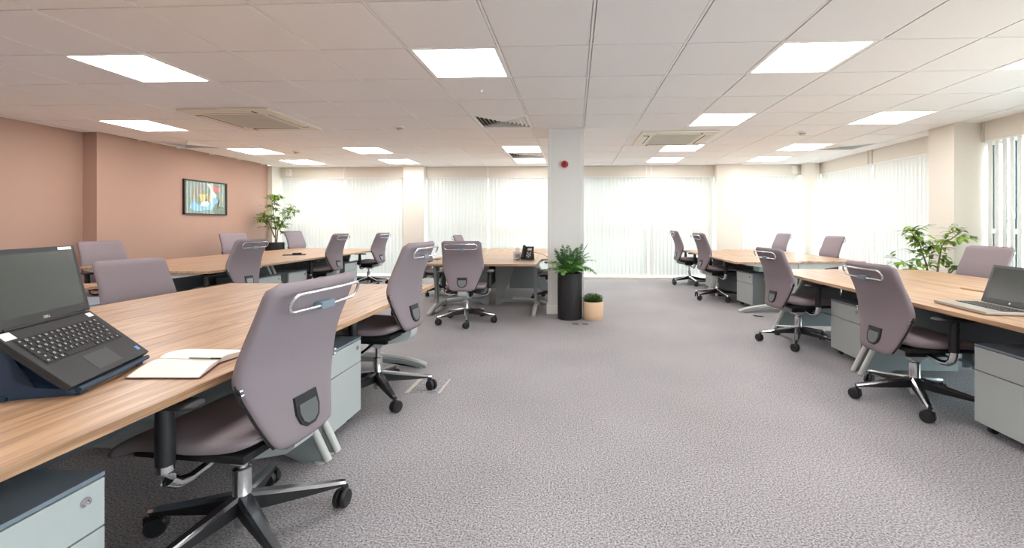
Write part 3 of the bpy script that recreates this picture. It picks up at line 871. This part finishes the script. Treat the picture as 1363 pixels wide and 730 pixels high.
    # armrests
    for s in (-1, 1):
        bm = nb(); rings = []
        for i in range(13):
            x = -0.12 + 0.26 * i / 12; e = min(x + 0.12, 0.14 - x); k = 1 if e > 0.03 else math.sqrt(max(0.02, 1 - ((0.03 - e) / 0.03) ** 2))
            hw = 0.042 * (0.35 + 0.65 * k); yc = s * 0.285
            rings.append([(x, yc + hw * math.copysign(abs(math.cos(a)) ** 0.7, math.cos(a)), 0.602 + 0.013 * k * math.sin(a) + 0.004 * (x / 0.2) ** 2) for a in [2 * PI * q / 14 for q in range(14)]])
        loft(bm, rings)
        ar = mk('armrest', bm, M['soft_black'], t, smooth='all')
        bm = nb()
        tube(bm, [(0.015, s * 0.272, 0.405), (0.015, s * 0.272, 0.50), (0.015, s * 0.275, 0.595)], [0.025, 0.027, 0.022], 14)
        mk('arm_post', bm, M['black'], ar, True)
        bm = nb()
        tube(bm, [(0.015, s * 0.272, 0.445), (0.015, s * 0.272, 0.385), (0.015, s * 0.262, 0.352), (0.012, s * 0.235, 0.328), (0.01, s * 0.19, 0.322), (0.005, s * 0.13, 0.335), (0.0, s * 0.07, 0.352)], [0.022, 0.024, 0.022, 0.018, 0.014, 0.012, 0.012], 12)
        mk('arm_bracket', bm, M['chrome'], ar, True)
    # gas lift and star base
    bm = nb(); lathe(bm, [(0, 0.08), (0.017, 0.08), (0.017, 0.33), (0, 0.33)], 16); mk('gas_lift', bm, M['chrome'], t, True)
    bm = nb(); lathe(bm, [(0, 0.052), (0.026, 0.052), (0.026, 0.10), (0.034, 0.10), (0.037, 0.13), (0.034, 0.155), (0.031, 0.16), (0.031, 0.262), (0.018, 0.266), (0, 0.266)], 20)
    base = mk('star_base', bm, M['chrome'], t, True)
    lm = None; cm = None
    for i in range(5):
        a = i * 2 * PI / 5
        if lm is None:
            bm = nb(); rings = []
            for x, zt, zb2, hw in ((0.025, 0.168, 0.105, 0.026), (0.08, 0.156, 0.100, 0.026), (0.16, 0.139, 0.094, 0.023), (0.25, 0.120, 0.089, 0.020), (0.33, 0.106, 0.086, 0.017), (0.352, 0.100, 0.086, 0.014)):
                rings.append([(x, -hw, zb2), (x, -hw * 1.0, zt - 0.010), (x, -hw * 0.6, zt), (x, hw * 0.6, zt), (x, hw * 1.0, zt - 0.010), (x, hw, zb2)])
            loft(bm, rings)
            for f in bm.faces:
                if f.calc_center_median().z < 0: pass
            bm.faces.ensure_lookup_table()
            bmesh.ops.recalc_face_normals(bm, faces=bm.faces)
            bm.normal_update()
            for f in bm.faces: f.material_index = 0 if f.normal.z > 0.25 else 1
            lm = mk('base_leg', bm, [M['chrome'], M['black']], base)
            lm.rotation_euler = (0, 0, a)
            bm = nb()
            for s in (-1, 1):
                prof = [(0, 0.006 * s), (0.030, 0.006 * s), (0.036, 0.009 * s), (0.036, 0.020 * s), (0.032, 0.025 * s), (0, 0.026 * s)]
                b2 = nb(); lathe(b2, prof, 18); bmesh.ops.rotate(b2, verts=b2.verts, matrix=Matrix.Rotation(PI / 2, 3, 'X')); tmp = bpy.data.meshes.new('tmp'); b2.to_mesh(tmp); b2.free(); bm.from_mesh(tmp); bpy.data.meshes.remove(tmp)
            bmesh.ops.translate(bm, verts=bm.verts, vec=(-0.012, 0, 0.036))
            box(bm, -0.02, 0.026, -0.0055, 0.0055, 0.032, 0.072)
            tube(bm, [(0.0, 0, 0.06), (0.0, 0, 0.095)], 0.010, 10)
            cm = mk('caster', bm, M['black'], base, True)
        else:
            lg = inst('base_leg', lm, base, rot=(0, 0, a)); cs = inst('caster', cm, base); 
        c = cm if i == 0 else cs
        c.location = (0.345 * math.cos(a), 0.345 * math.sin(a), 0)
        c.rotation_euler = (0, 0, a + [0.5, -1.1, 2.2, 0.9, -2.0][i])
    return t
chair0 = chair_proto()
UPPER = ('seat', 'mechanism', 'back_support', 'armrest', 'gas_lift')
used_chair = []
CHKEYS = children(chair0)
def chair(label, x, y, yaw, phi=0.0, dz=0.0, db=0.0):
    """yaw: facing direction; phi: turn of the star base; dz: gas lift height; db: back height"""
    r = dup(chair0, (x, y, 0), yaw, label)
    for ch in [c for c in C.objects if c.parent == r]:
        nm = ch.name.split('.')[0]
        if nm == 'armrest': ch.location.z += min(dz, 0.015)
        elif nm in UPPER: ch.location.z += dz
        elif nm == 'backrest': ch.location.z += dz + db
        elif nm == 'star_base': ch.rotation_euler = (0, 0, phi)
    return r
D2R = math.radians
chair('mauve task chair nearest the camera, facing the open notebook', -1.234, 1.59, D2R(175), D2R(5.7) , 0.012, -0.02)
chair('tall-set mauve task chair behind the nearest left chair', -1.335, 2.95, D2R(176), D2R(62.4), 0.052, 0.014)
chair('mauve task chair seen squarely from behind at the tissue-box desk', -1.288, 5.233, D2R(93.0), D2R(47.2))
chair('mauve task chair nearest on the right, with two slanted chrome base legs', 2.23, 3.0, D2R(1.7), D2R(27.3), 0.0, -0.066)
chair('mauve task chair second from the camera on the right', 2.196, 4.439, D2R(6.7), D2R(18.2), 0.0, -0.044)
chair('mauve task chair second from the window on the far right bench', 2.234, 7.032, D2R(6.5), D2R(58.4), 0.055)
chair('mauve task chair farthest right of the aisle, touching the blinds', 2.25, 8.761, D2R(3.6), D2R(59.7), 0.065)
chair('mauve task chair at the near end of the far left bench, seen from behind', -3.986, 4.926, D2R(175.9), 0.4, 0.018)
chair('mauve task chair in the middle of the far left bench, seen from behind', -3.955, 6.768, D2R(180.1), 0.2, 0.045)
chair('mauve task chair at the window end of the far left bench, seen from behind', -3.956, 8.35, D2R(173.8), 0.1, 0.03)
chair('lone mauve chair on the far side of the near left bench, beside the laptop lid', -2.949, 3.037, D2R(-10.6), 0.2, -0.05, -0.02)
chair('mauve chair against the pilaster, just above the lone left chair', -5.85, 5.376, D2R(-16.2), 0.3, -0.03)
chair('mauve chair against the terracotta wall under the framed picture', -5.8, 7.506, D2R(-19.9), 0.5, 0.033)
chair('mauve chair in front of the blinds beside the tall ficus', -5.62, 9.0, D2R(-8.8), 0.5, 0.048)
chair('mauve chair at right edge behind the silver laptop lid', 3.82, 4.54, D2R(186), 0.2, -0.02, -0.01)
chair('mauve chair on window side of the far right bench, farther one', 3.9, 9.02, D2R(186.7), 0.5, 0.008)
chair('mauve chair on window side of the far right bench, nearer one', 3.9, 7.297, D2R(183.9), 0.1)
chair('chair whose top pokes up behind the chair at the tissue-box desk', -2.0, 8.589, D2R(-5.2), 0.3, -0.02)
chair('chair mostly hidden behind the tall-set left chair, left of the phone desks', -2.26, 7.35, D2R(2), 0.6, -0.04, -0.10)
chair('chair mostly hidden behind the column, right of the phone', -0.30, 6.85, D2R(178), 0.3)
# the prototype itself leaves the scene
def kill(o):
    for c in children(o): kill(c)
    bpy.data.objects.remove(o)
kill(chair0)

# ------------------------------------------------------------------ things on the desks
def local_frame(root, loc, rot): root.location = loc; root.rotation_euler = rot

# black laptop on a riser (left): x along the front edge, y towards the hinge
def laptop(name, label, loc, th, tilt, W, D, SH, sa, mb, ms, silver=False):
    t = thing(name, label, 'laptop', loc, th)
    dk = bpy.data.objects.new('deck_tmp', None)
    R = Matrix.Rotation(tilt, 4, 'X')
    def part(nm, bm, mat, par, **k):
        return mk(nm, bm, mat, par, **k)
    bm = nb(); box(bm, 0, W, 0, D, -0.016, 0.0, bev=0.004); 
    deck = mk('base', bm, mb, t, rot=(tilt, 0, 0))
    # keys
    kx0, kx1, ky0, ky1 = W * 0.065, W * 0.935, D * 0.40, D * 0.83
    rows = 6
    rh = (ky1 - ky0) / rows
    ck = nb(); lg = nb()
    pieces = []
    for r in range(rows):
        y = ky0 + (r + 0.5) * rh
        if r == 0: ws = [1.2, 1, 1, 5.2, 1, 1, 1, 1, 1]
        elif r == 5: ws = [1] * 14
        elif r == 1: ws = [1.9] + [1] * 10 + [2.3]
        elif r == 2: ws = [1.7] + [1] * 11 + [1.6]
        elif r == 3: ws = [1.4] + [1] * 12 + [1.2]
        else: ws = [1] * 13 + [1.6]
        tot = sum(ws); x = kx0; u = (kx1 - kx0) / tot
        for wv in ws:
            w2 = wv * u
            pieces.append((x + 0.0015, x + w2 - 0.0015, y - rh / 2 + 0.0012, y + rh / 2 - 0.0012, wv))
            x += w2
    kb = mk('keyboard_well', bxm(kx0 - 0.003, kx1 + 0.003, ky0 - 0.003, ky1 + 0.003, -0.001, 0.0006), M['key'], deck)
    for (a, b, c, d, wv) in pieces:
        pass
    bmk = nb()
    for (a, b, c, d, wv) in pieces: box(bmk, a, b, c, d, 0.0006, 0.0022)
    kk = mk('keys', bmk, M['key'], deck); kk['kind'] = 'stuff'
    bml = nb()
    for (a, b, c, d, wv) in pieces:
        if wv > 3: continue
        mx, my = (a + b) / 2 - 0.001, (c + d) / 2 + 0.001
        s = rnd.uniform(0.0022, 0.0034)
        box(bml, mx - s, mx - s + 0.0011, my - s, my + s, 0.0021, 0.00235)
        if rnd.random() < 0.8: box(bml, mx - s, mx + s * rnd.uniform(0.4, 1), my + s - 0.0011, my + s, 0.0021, 0.00235)
        if rnd.random() < 0.6: box(bml, mx - s, mx + s * 0.6, my - s, my - s + 0.0011, 0.0021, 0.00235)
        if rnd.random() < 0.5: box(bml, mx + s - 0.0011, mx + s, my - s, my + s, 0.0021, 0.00235)
    ll = mk('key_legends', bml, M['legend'], deck); ll['kind'] = 'stuff'
    mk('touchpad', bxm(W * 0.36, W * 0.66, D * 0.07, D * 0.33, -0.0005, 0.0005), M['screen_bezel'] if not silver else M['silver'], deck)
    if silver: mk('palm_rest', bxm(0.004, W - 0.004, 0.004, D * 0.36, -0.0004, 0.0004), M['silver'], deck)
    else:
        mk('sticker', bxm(W * 0.91, W * 0.95, D * 0.10, D * 0.17, -0.0003, 0.0008), M['blue_label'], deck)
        mk('asset_label', bxm(W * 0.02, W * 0.12, D * 0.86, D * 0.97, -0.0003, 0.0008), M['label'], deck)
        mk('asset_label', bxm(W * 0.90, W * 0.965, D * 0.88, D * 0.95, -0.0003, 0.0008), M['label'], deck)
    # lid
    hinge = Vector((0, D * math.cos(tilt), D * math.sin(tilt)))
    bm = nb(); box(bm, 0, W, 0, SH, -0.004, 0.004, bev=0.003)
    lid = mk('lid', bm, ms, t, loc=hinge, rot=(sa, 0, 0))
    mk('screen', bxm(W * 0.045, W * 0.955, SH * 0.13, SH * 0.93, 0.0035, 0.0046), M['screen'], lid)
    bm = nb(); tube(bm, [(W * 0.08, 0, 0), (W * 0.92, 0, 0)], 0.007, 10); mk('hinge', bm, M['key'], lid, True)
    bm = nb(); lathe(bm, [(0, 0), (0.003, 0), (0.0025, 0.0008), (0, 0.001)], 10, c=(W / 2, SH * 0.965, 0.004)); mk('webcam', bm, M['key'], lid)
    return t, deck, lid
t, deck, lid = laptop('laptop', 'open black laptop with white key lettering on a riser, left foreground', (-1.423, 1.191, 0.704), D2R(109.12), D2R(42.67), 0.369, 0.237, 0.232, D2R(78.3), M['laptop'], M['laptop'])
mk('asset_label', bxm(0.369 * 0.80, 0.369 * 0.955, 0.232 * 0.945, 0.232 * 0.985, 0.0038, 0.0046), M['label'], lid)
text_mesh('maker_lettering', 'DELL', 0.011, M['legend'], lid, (0.369 / 2, 0.013, 0.0042), (0, 0, 0))
# riser
rs = thing('laptop_riser', 'dark folding laptop riser under the black laptop', 'laptop stand', (-1.423, 1.191, ZD), D2R(109.12))
ct, sn = math.cos(D2R(42.67)), math.sin(D2R(42.67))
def riser_pt(y, off): return (y * ct + off * sn, 0.034 + y * sn - off * ct)
a = [riser_pt(-0.012, 0.018), riser_pt(0.245, 0.018), riser_pt(0.245, 0.026), riser_pt(-0.012, 0.026)]
bm = nb(); prism(bm, a, 'x', 0.01, 0.36); mk('platform', bm, M['stand'], rs)
bm = nb(); tube(bm, [(0.02, riser_pt(-0.012, 0.01)[0], riser_pt(-0.012, 0.01)[1]), (0.18, riser_pt(-0.02, 0.004)[0], riser_pt(-0.02, 0.004)[1]), (0.35, riser_pt(-0.012, 0.01)[0], riser_pt(-0.012, 0.01)[1])], 0.008, 8); mk('front_lip', bm, M['stand'], rs, True)
for x in (0.03, 0.30):
    bm = nb()
    prism(bm, [(0.0, 0.001), (0.21, 0.001), (0.21, 0.02), (0.19, riser_pt(0.235, 0.026)[1] - 0.01), (0.16, riser_pt(0.2, 0.03)[1] - 0.01), (0.15, 0.055), (0.10, 0.03), (0.0, 0.014)], 'x', x, x + 0.03)
    mk('side_support', bm, M['stand'], rs)
mk('foot_rail', bxm(0.02, 0.35, 0.16, 0.215, 0.001, 0.012), M['stand'], rs)
# silver laptop (right)
t, deck, lid = laptop('laptop', 'open silver laptop with a charcoal screen bezel on the right-hand desk', (2.275, 2.905, 0.689), D2R(-95.7), 0.0, 0.40, 0.268, 0.237, D2R(72.5), M['silver'], M['screen_bezel'], silver=True)
bm = nb(); lathe(bm, [(0, 0), (0.0055, 0), (0.0055, 0.0006), (0, 0.0006)], 16, c=(0.2, 0.016, 0.004)); mk('maker_badge', bm, M['label'], lid)

# notebook
nbk = thing('notebook', 'open notebook with blank cream pages and a maroon cover', 'notebook', (-1.38, 1.46, ZD), 0)
near = [(-1.434, 1.353), (-1.201, 1.363), (-1.262, 1.515), (-1.492, 1.525)]
far = [(-1.492, 1.525), (-1.262, 1.515), (-1.232, 1.66), (-1.50, 1.665)]
def leafblock(name, q, n, zf, mat, off=(0, 0)):
    """page block: q = outer-left, outer-right, spine-right, spine-left; zf(s) thickness from outer edge to spine"""
    bm = nb(); R = []
    for i in range(n + 1):
        s = i / n
        l = Vector(q[0]).lerp(Vector(q[3]), s); r = Vector(q[1]).lerp(Vector(q[2]), s)
        z = zf(s)
        R.append([(l.x + 1.38, l.y - 1.46, 0.003), (r.x + 1.38, r.y - 1.46, 0.003), (r.x + 1.38, r.y - 1.46, z), (l.x + 1.38, l.y - 1.46, z)])
    loft(bm, R); return mk(name, bm, mat, nbk)
def grow(q, g):
    c = sum((Vector(p) for p in q), Vector((0, 0))) / 4
    return [tuple(Vector(p) + (Vector(p) - c).normalized() * g) for p in q]
leafblock('cover', grow(near, 0.006), 1, lambda s: 0.004, M['maroon']); leafblock('cover', grow(far, 0.006), 1, lambda s: 0.004, M['maroon'])
leafblock('pages', near, 10, lambda s: 0.006 + 0.011 * math.sin(min(1, s * 1.25) * PI * 0.62) * (1 if s < 0.85 else 1 - (s - 0.85) * 3), M['paper'])
leafblock('pages', [far[3], far[2], far[1], far[0]], 10, lambda s: 0.008 + 0.015 * math.sin(min(1, s * 1.15) * PI * 0.6) * (1 if s < 0.85 else 1 - (s - 0.85) * 3), M['paper'])
pen = thing('ballpoint_pen', 'thin dark pen lying in the fold of the open notebook', 'pen', (-1.36, 1.515, ZD + 0.019), 0.0)
bm = nb(); tube(bm, [(-0.01, 0, 0), (0.07, 0, 0)], 0.0022, 8); mk('barrel', bm, M['badge'], pen, True)
bm = nb(); tube(bm, [(0.07, 0, 0), (0.105, 0, 0.0)], 0.0028, 8); mk('cap', bm, M['black'], pen, True)

# phone
ph = thing('desk_phone', 'black desk phone with handset and key pad left of the column', 'phone', (-0.70, 6.16, ZD), D2R(-8))
bm = nb(); prism(bm, [(-0.09, 0.004), (-0.085, 0.02), (0.055, 0.185), (0.075, 0.185), (0.08, 0.17), (-0.06, 0.004)], 'x', -0.02, 0.125); 
body = mk('body', bm, M['black'], ph)
def on_face(u, v, h=0.0015): # u across, v up the slope
    d = Vector((0, 0.14, 0.165)).normalized(); nrm = Vector((0, -d.z, d.y))
    p = Vector((u, -0.085, 0.02)) + d * v + nrm * h
    return p, math.atan2(d.z, d.y)
def face_plate(nm, u0, u1, v0, v1, mat, h=0.0):
    p, an = on_face((u0 + u1) / 2, (v0 + v1) / 2, h)
    return mk(nm, bxm(-(u1 - u0) / 2, (u1 - u0) / 2, -(v1 - v0) / 2, (v1 - v0) / 2, -0.001, 0.002), mat, body, loc=p, rot=(an, 0, 0))
face_plate('display', 0.045, 0.105, 0.15, 0.185, M['label'])
for r in range(4):
    for c_ in range(3):
        face_plate('key', 0.045 + c_ * 0.022, 0.061 + c_ * 0.022, 0.03 + r * 0.022, 0.045 + r * 0.022, M['label'] if (r + c_) % 2 else M['badge'])
face_plate('button_row', 0.04, 0.112, 0.125, 0.135, M['badge'])
bm = nb(); prism(bm, [(0.06, 0.004), (0.12, 0.0), (0.125, 0.01), (0.075, 0.15), (0.065, 0.14)], 'x', 0.06, 0.12); mk('foot_stand', bm, M['black'], ph)
bm = nb()
p0, _ = on_face(-0.005, 0.0, 0.02); p1, _ = on_face(-0.005, 0.11, 0.026); p2, _ = on_face(-0.005, 0.21, 0.02)
tube(bm, [p0, p1, p2], [0.022, 0.016, 0.022], 10); mk('handset', bm, M['soft_black'], ph, True)
bm = nb(); tube(bm, [(0.12, 0.10, 0.10), (0.20, 0.11, 0.085), (0.28, 0.15, 0.05), (0.32, 0.3, 0.004)], 0.0035, 6); mk('cord', bm, M['badge'], ph, True)
bm = nb(); tube(bm, [(-0.03, -0.08, 0.03), (-0.06, -0.09, 0.006), (-0.10, -0.06, 0.006), (-0.08, 0.0, 0.006)], 0.007, 6); mk('curly_cord', bm, M['black'], ph, True)
tb = thing('tissue_box', 'small white tissue box with a tissue standing up, beside the phone', 'tissue box', (-0.80, 6.19, ZD), 0.1)
bm = nb(); box(bm, -0.055, 0.055, -0.055, 0.055, 0.0, 0.115, bev=0.004); mk('carton', bm, pmat('pale_carton', srgb(214, 210, 208), 0.6, noise=0.15, nscale=20), tb)
bm = nb(); lathe(bm, [(0.0, 0.114), (0.022, 0.114), (0.036, 0.14), (0.033, 0.158), (0.020, 0.17), (0, 0.165)], 9); bmesh.ops.scale(bm, verts=bm.verts, vec=(1, 0.5, 1)); mk('tissue', bm, M['paper'], tb, True)
mk('printed_label', bxm(-0.03, 0.035, -0.0565, -0.055, 0.03, 0.085), pmat('muted_print', srgb(150, 150, 160), 0.6, noise=0.4, nscale=60), tb)
# folder on the far left bench
fo = thing('folder', 'flat black folder on the far left bench', 'folder', (-4.55, 7.0, ZD), 0.5)
bm = nb(); box(bm, -0.16, 0.16, -0.11, 0.11, 0, 0.012, bev=0.003); mk('cover', bm, M['black'], fo)
bm = nb(); box(bm, -0.03, 0.10, -0.04, 0.04, 0.012, 0.035, bev=0.008); mk('clasp', bm, M['soft_black'], fo)
# glass caddy under near end of far right bench
cd = thing('storage_tray', 'pale teal tray hung below the near end of the far right bench', 'tray', (2.72, 6.12, 0.585))
bm = nb(); box(bm, -0.25, 0.12, -0.10, 0.10, -0.05, 0.045, bev=0.006); mk('tray', bm, M['teal'], cd)
mk('hanger_strap', bxm(-0.2, -0.17, -0.1, 0.1, 0.045, 0.06), M['panel_dark'], cd)

# small side table near the pilaster
sdt = thing('side_table', 'low wooden side table just visible right of the laptop lid', 'table', (-4.93, 4.12, 0))
bm = nb(); box(bm, -0.25, 0.25, -0.2, 0.2, 0.535, 0.56, bev=0.003); mk('table_top', bm, M['wood'], sdt)
for sx in (-1, 1):
    for sy in (-1, 1):
        bm = nb(); tube(bm, [(sx * 0.17, sy * 0.13, 0.535), (sx * 0.23, sy * 0.18, 0.0)], 0.014, 8); mk('leg', bm, M['leg_light'], sdt, True)

# ------------------------------------------------------------------ plants
def leaf(bm, p, d, up, L, W, fold=0.25, droop=0.2):
    d = d.normalized(); s = d.cross(up)
    if s.length < 1e-4: s = Vector((1, 0, 0))
    s.normalize(); n = s.cross(d)
    pts = [(0, 0), (0.3, 0.85), (0.6, 0.9), (1.0, 0.0)]
    mid = [bm.verts.new(p + d * (L * t) - n * (droop * L * t * t)) for t in (0, 0.3, 0.6, 1.0)]
    for sg in (-1, 1):
        a = [bm.verts.new(p + d * (L * t) + s * (sg * W * wv / 2) + n * (fold * W * wv / 2 - droop * L * t * t)) for t, wv in pts[1:3]]
        bm.faces.new((mid[0], a[0], mid[1])); bm.faces.new((mid[1], a[0], a[1], mid[2])); bm.faces.new((mid[2], a[1], mid[3]))

def fern_pot():
    t = thing('fern', 'green fern growing in the tall black planter by the column', 'plant', (-0.055, 5.50, 0.53))
    for i in range(34):
        a = i * 2.399 + rnd.uniform(-0.2, 0.2)
        inner = i % 3 == 0
        el = rnd.uniform(1.15, 1.5) if inner else rnd.uniform(0.55, 1.1)
        L = rnd.uniform(0.32, 0.42) if inner else rnd.uniform(0.27, 0.38)
        if math.sin(a) > 0.25 and not inner: L *= 0.6
        bm = nb(); pts = []; dirs = []
        p = Vector((0.05 * math.cos(a), 0.05 * math.sin(a), 0.03)); d = Vector((math.cos(a) * math.cos(el), math.sin(a) * math.cos(el), math.sin(el)))
        N = 19
        drop = rnd.uniform(0.05, 0.10) if inner else rnd.uniform(0.10, 0.17)
        for k in range(N + 1):
            pts.append(p.copy()); dirs.append(d.copy()); p = p + d * (L / N); d = (d + Vector((0, 0, -drop * (0.3 + k / N)))).normalized()
        tube(bm, pts, [0.003 * (1 - 0.7 * k / N) for k in range(N + 1)], 4)
        for k in range(2, N):
            for sg in (-1, 1):
                q = pts[k]; dd = dirs[k]; s = dd.cross(Vector((0, 0, 1)))
                if s.length < 1e-3: s = Vector((1, 0, 0))
                s.normalize()
                ll = 0.075 * math.sin(PI * min(1, k / N * 0.85 + 0.14)) + 0.008
                leaf(bm, q, s * sg + dd * rnd.uniform(0.3, 0.7) + Vector((0, 0, rnd.uniform(-0.25, 0.35))), s.cross(dd), ll * rnd.uniform(0.85, 1.15), 0.019, 0.25, 0.25)
        mk('frond', bm, M['fern'] if i % 3 else M['fern2'], t)
    return t
pl = thing('tall_planter', 'tall cylindrical black planter at the foot of the column', 'planter', (-0.055, 5.50, 0))
bm = nb(); lathe(bm, [(0, 0), (0.146, 0), (0.150, 0.004), (0.153, 0.56), (0.150, 0.565), (0.141, 0.563), (0.138, 0.50), (0, 0.50)], 48); mk('body', bm, M['planter'], pl, True)
bm = nb(); lathe(bm, [(0, 0.531), (0.139, 0.529), (0.139, 0.50), (0, 0.50)], 32); mk('soil', bm, M['soil'], pl)
fern_pot()
pp = thing('small_pot', 'small peach-coloured round pot right of the tall black planter', 'planter', (0.235, 5.49, 0))
bm = nb(); lathe(bm, [(0, 0.01), (0.112, 0.01), (0.118, 0.016), (0.126, 0.05), (0.128, 0.215), (0.124, 0.22), (0.117, 0.218), (0.115, 0.18), (0, 0.18)], 40); mk('body', bm, M['peach'], pp, True)
bm = nb(); lathe(bm, [(0, 0.0), (0.11, 0.0), (0.116, 0.004), (0.116, 0.014), (0, 0.014)], 32); mk('saucer', bm, M['peach'], pp, True)
bm = nb(); lathe(bm, [(0, 0.2), (0.116, 0.198), (0.116, 0.18), (0, 0.18)], 24); mk('soil', bm, M['soil'], pp)
sb = thing('low_shrub', 'low bushy green succulent in the small peach pot', 'plant', (0.235, 5.49, 0.20))
bm = nb()
for i in range(80):
    a = rnd.uniform(0, 2 * PI); r = 0.115 * math.sqrt(rnd.random()); h = rnd.uniform(0.07, 0.105) * (1.0 - 3.2 * max(0, r - 0.07) / 0.15 * 0.5)
    b0 = Vector((r * 0.85 * math.cos(a), r * 0.85 * math.sin(a), 0)); tip = b0 + Vector((math.cos(a) * r * 0.3, math.sin(a) * r * 0.3, h))
    tube(bm, [b0, tip], 0.002, 4)
    for k in range(8):
        q = b0.lerp(tip, 0.3 + 0.7 * k / 7); an = rnd.uniform(0, 2 * PI)
        leaf(bm, q, Vector((math.cos(an), math.sin(an), rnd.uniform(0.1, 0.9))), Vector((0, 0, 1)), rnd.uniform(0.026, 0.038), 0.022, 0.2, 0.2)
o = mk('foliage', bm, M['shrub'], sb); o['kind'] = 'stuff'

def ficus(name, label, loc, branches, pot_r, pot_h, seed, leafL, trunk_h, dens=1.0):
    r = random.Random(seed)
    t = thing(name, label, 'plant', loc)
    bm = nb(); lathe(bm, [(0, 0), (pot_r * 0.86, 0), (pot_r, pot_h - 0.01), (pot_r, pot_h), (pot_r * 0.93, pot_h), (pot_r * 0.92, pot_h - 0.05), (0, pot_h - 0.05)], 32); mk('pot', bm, M['planter'], t, True)
    bmf = nb()
    for (pts, n) in branches:
        pts = [Vector(p) for p in pts]
        bm = nb(); tube(bm, pts, [0.014 * (1 - 0.75 * i / (len(pts) - 1)) for i in range(len(pts))], 7); mk('stem', bm, M['bark'], t, True)
        seg = pts
        for i in range(int(n * dens)):
            u = 1 - 0.72 * r.random() ** 1.3
            f = u * (len(seg) - 1); k = min(int(f), len(seg) - 2); q = seg[k].lerp(seg[k + 1], f - k)
            an = r.uniform(0, 2 * PI); el = r.uniform(-0.3, 0.6)
            d = Vector((math.cos(an) * math.cos(el), math.sin(an) * math.cos(el), math.sin(el)))
            tl = r.uniform(0.05, 0.17)
            e = q + d * tl
            tube(bmf, [q, e], 0.002, 3)
            for m in range(6):
                v = q.lerp(e, 0.3 + 0.14 * m); a2 = r.uniform(0, 2 * PI)
                dd = (d * 0.7 + Vector((math.cos(a2), math.sin(a2), r.uniform(-0.5, 0.4)))).normalized()
                leaf(bmf, v, dd, Vector((0, 0, 1)), leafL * r.uniform(0.75, 1.2), leafL * 0.42, 0.2, 0.35)
    o = mk('foliage', bmf, M['ficus'], t); o['kind'] = 'stuff'
    return t
ficus('ficus_tree', 'tall ficus in a black pot in the far left corner', (-6.08, 8.72, 0), [
    ([(0.0, 0, 0.6), (0.02, 0, 1.05), (-0.03, 0.0, 1.35), (-0.06, 0.0, 1.62), (-0.02, 0.02, 1.78)], 34),
    ([(0.02, 0, 0.6), (0.06, 0, 1.05), (0.22, 0.02, 1.3), (0.38, 0.03, 1.55)], 22),
    ([(0.0, 0, 0.9), (-0.12, -0.02, 1.22), (-0.26, -0.02, 1.36)], 16)], 0.17, 0.80, 3, 0.10, 0.9, 1.35)
ficus('ficus_bush', 'bushy green ficus behind the right-hand desks, before the square pier', (4.22, 5.42, 0), [
    ([(0.0, 0, 0.35), (-0.06, 0, 0.7), (-0.14, 0.0, 0.95), (-0.25, 0.0, 1.10)], 26),
    ([(0.04, 0, 0.35), (0.08, 0, 0.7), (0.12, 0.0, 0.92), (0.34, 0.0, 1.08)], 26),
    ([(0.0, 0, 0.4), (-0.15, 0.02, 0.62), (-0.34, 0.02, 0.74)], 13),
    ([(0.02, 0, 0.4), (0.2, -0.02, 0.6), (0.36, -0.02, 0.74)], 13)], 0.16, 0.38, 11, 0.105, 0.5, 1.0)

# ------------------------------------------------------------------ small things on the floor
fb = thing('floor_box', 'carpet-lidded floor box with pale edges behind the tall-set left chair', 'floor box', (-1.04, 3.14, 0), 0.0)
mk('lid', bxm(-0.10, 0.10, -0.13, 0.13, 0.0, 0.003), M['carpet'], fb)
mk('edge_strip', bxm(-0.13, -0.10, -0.14, 0.14, 0.0, 0.004), M['tape'], fb)
mk('edge_strip', bxm(0.10, 0.115, -0.14, 0.14, 0.0, 0.004), M['tape'], fb)
cl = None
for i, x in enumerate((0.015, 0.129)):
    lab = 'small black rubber strip on the carpet, %s of two before the peach pot' % ('left' if i == 0 else 'right')
    o = thing('rubber_strip', lab, 'strip', (x, 5.166, 0), 0.0, 'black strips on the carpet')
    bm = nb(); box(bm, -0.035, 0.035, -0.012, 0.012, 0, 0.006, bev=0.002); mk('strip', bm, M['black'], o)
pn = thing('dropped_pen', 'tiny dark pen lying on the carpet beside the second right chair', 'pen', (2.33, 5.70, 0.006), -0.6)
bm = nb(); tube(bm, [(-0.06, 0, 0), (0.05, 0, 0)], 0.006, 8); mk('barrel', bm, M['black'], pn, True)
bm = nb(); tube(bm, [(0.05, 0, 0), (0.075, 0, 0)], [0.005, 0.001], 8); mk('tip', bm, M['badge'], pn, True)
for i in range(0): pass
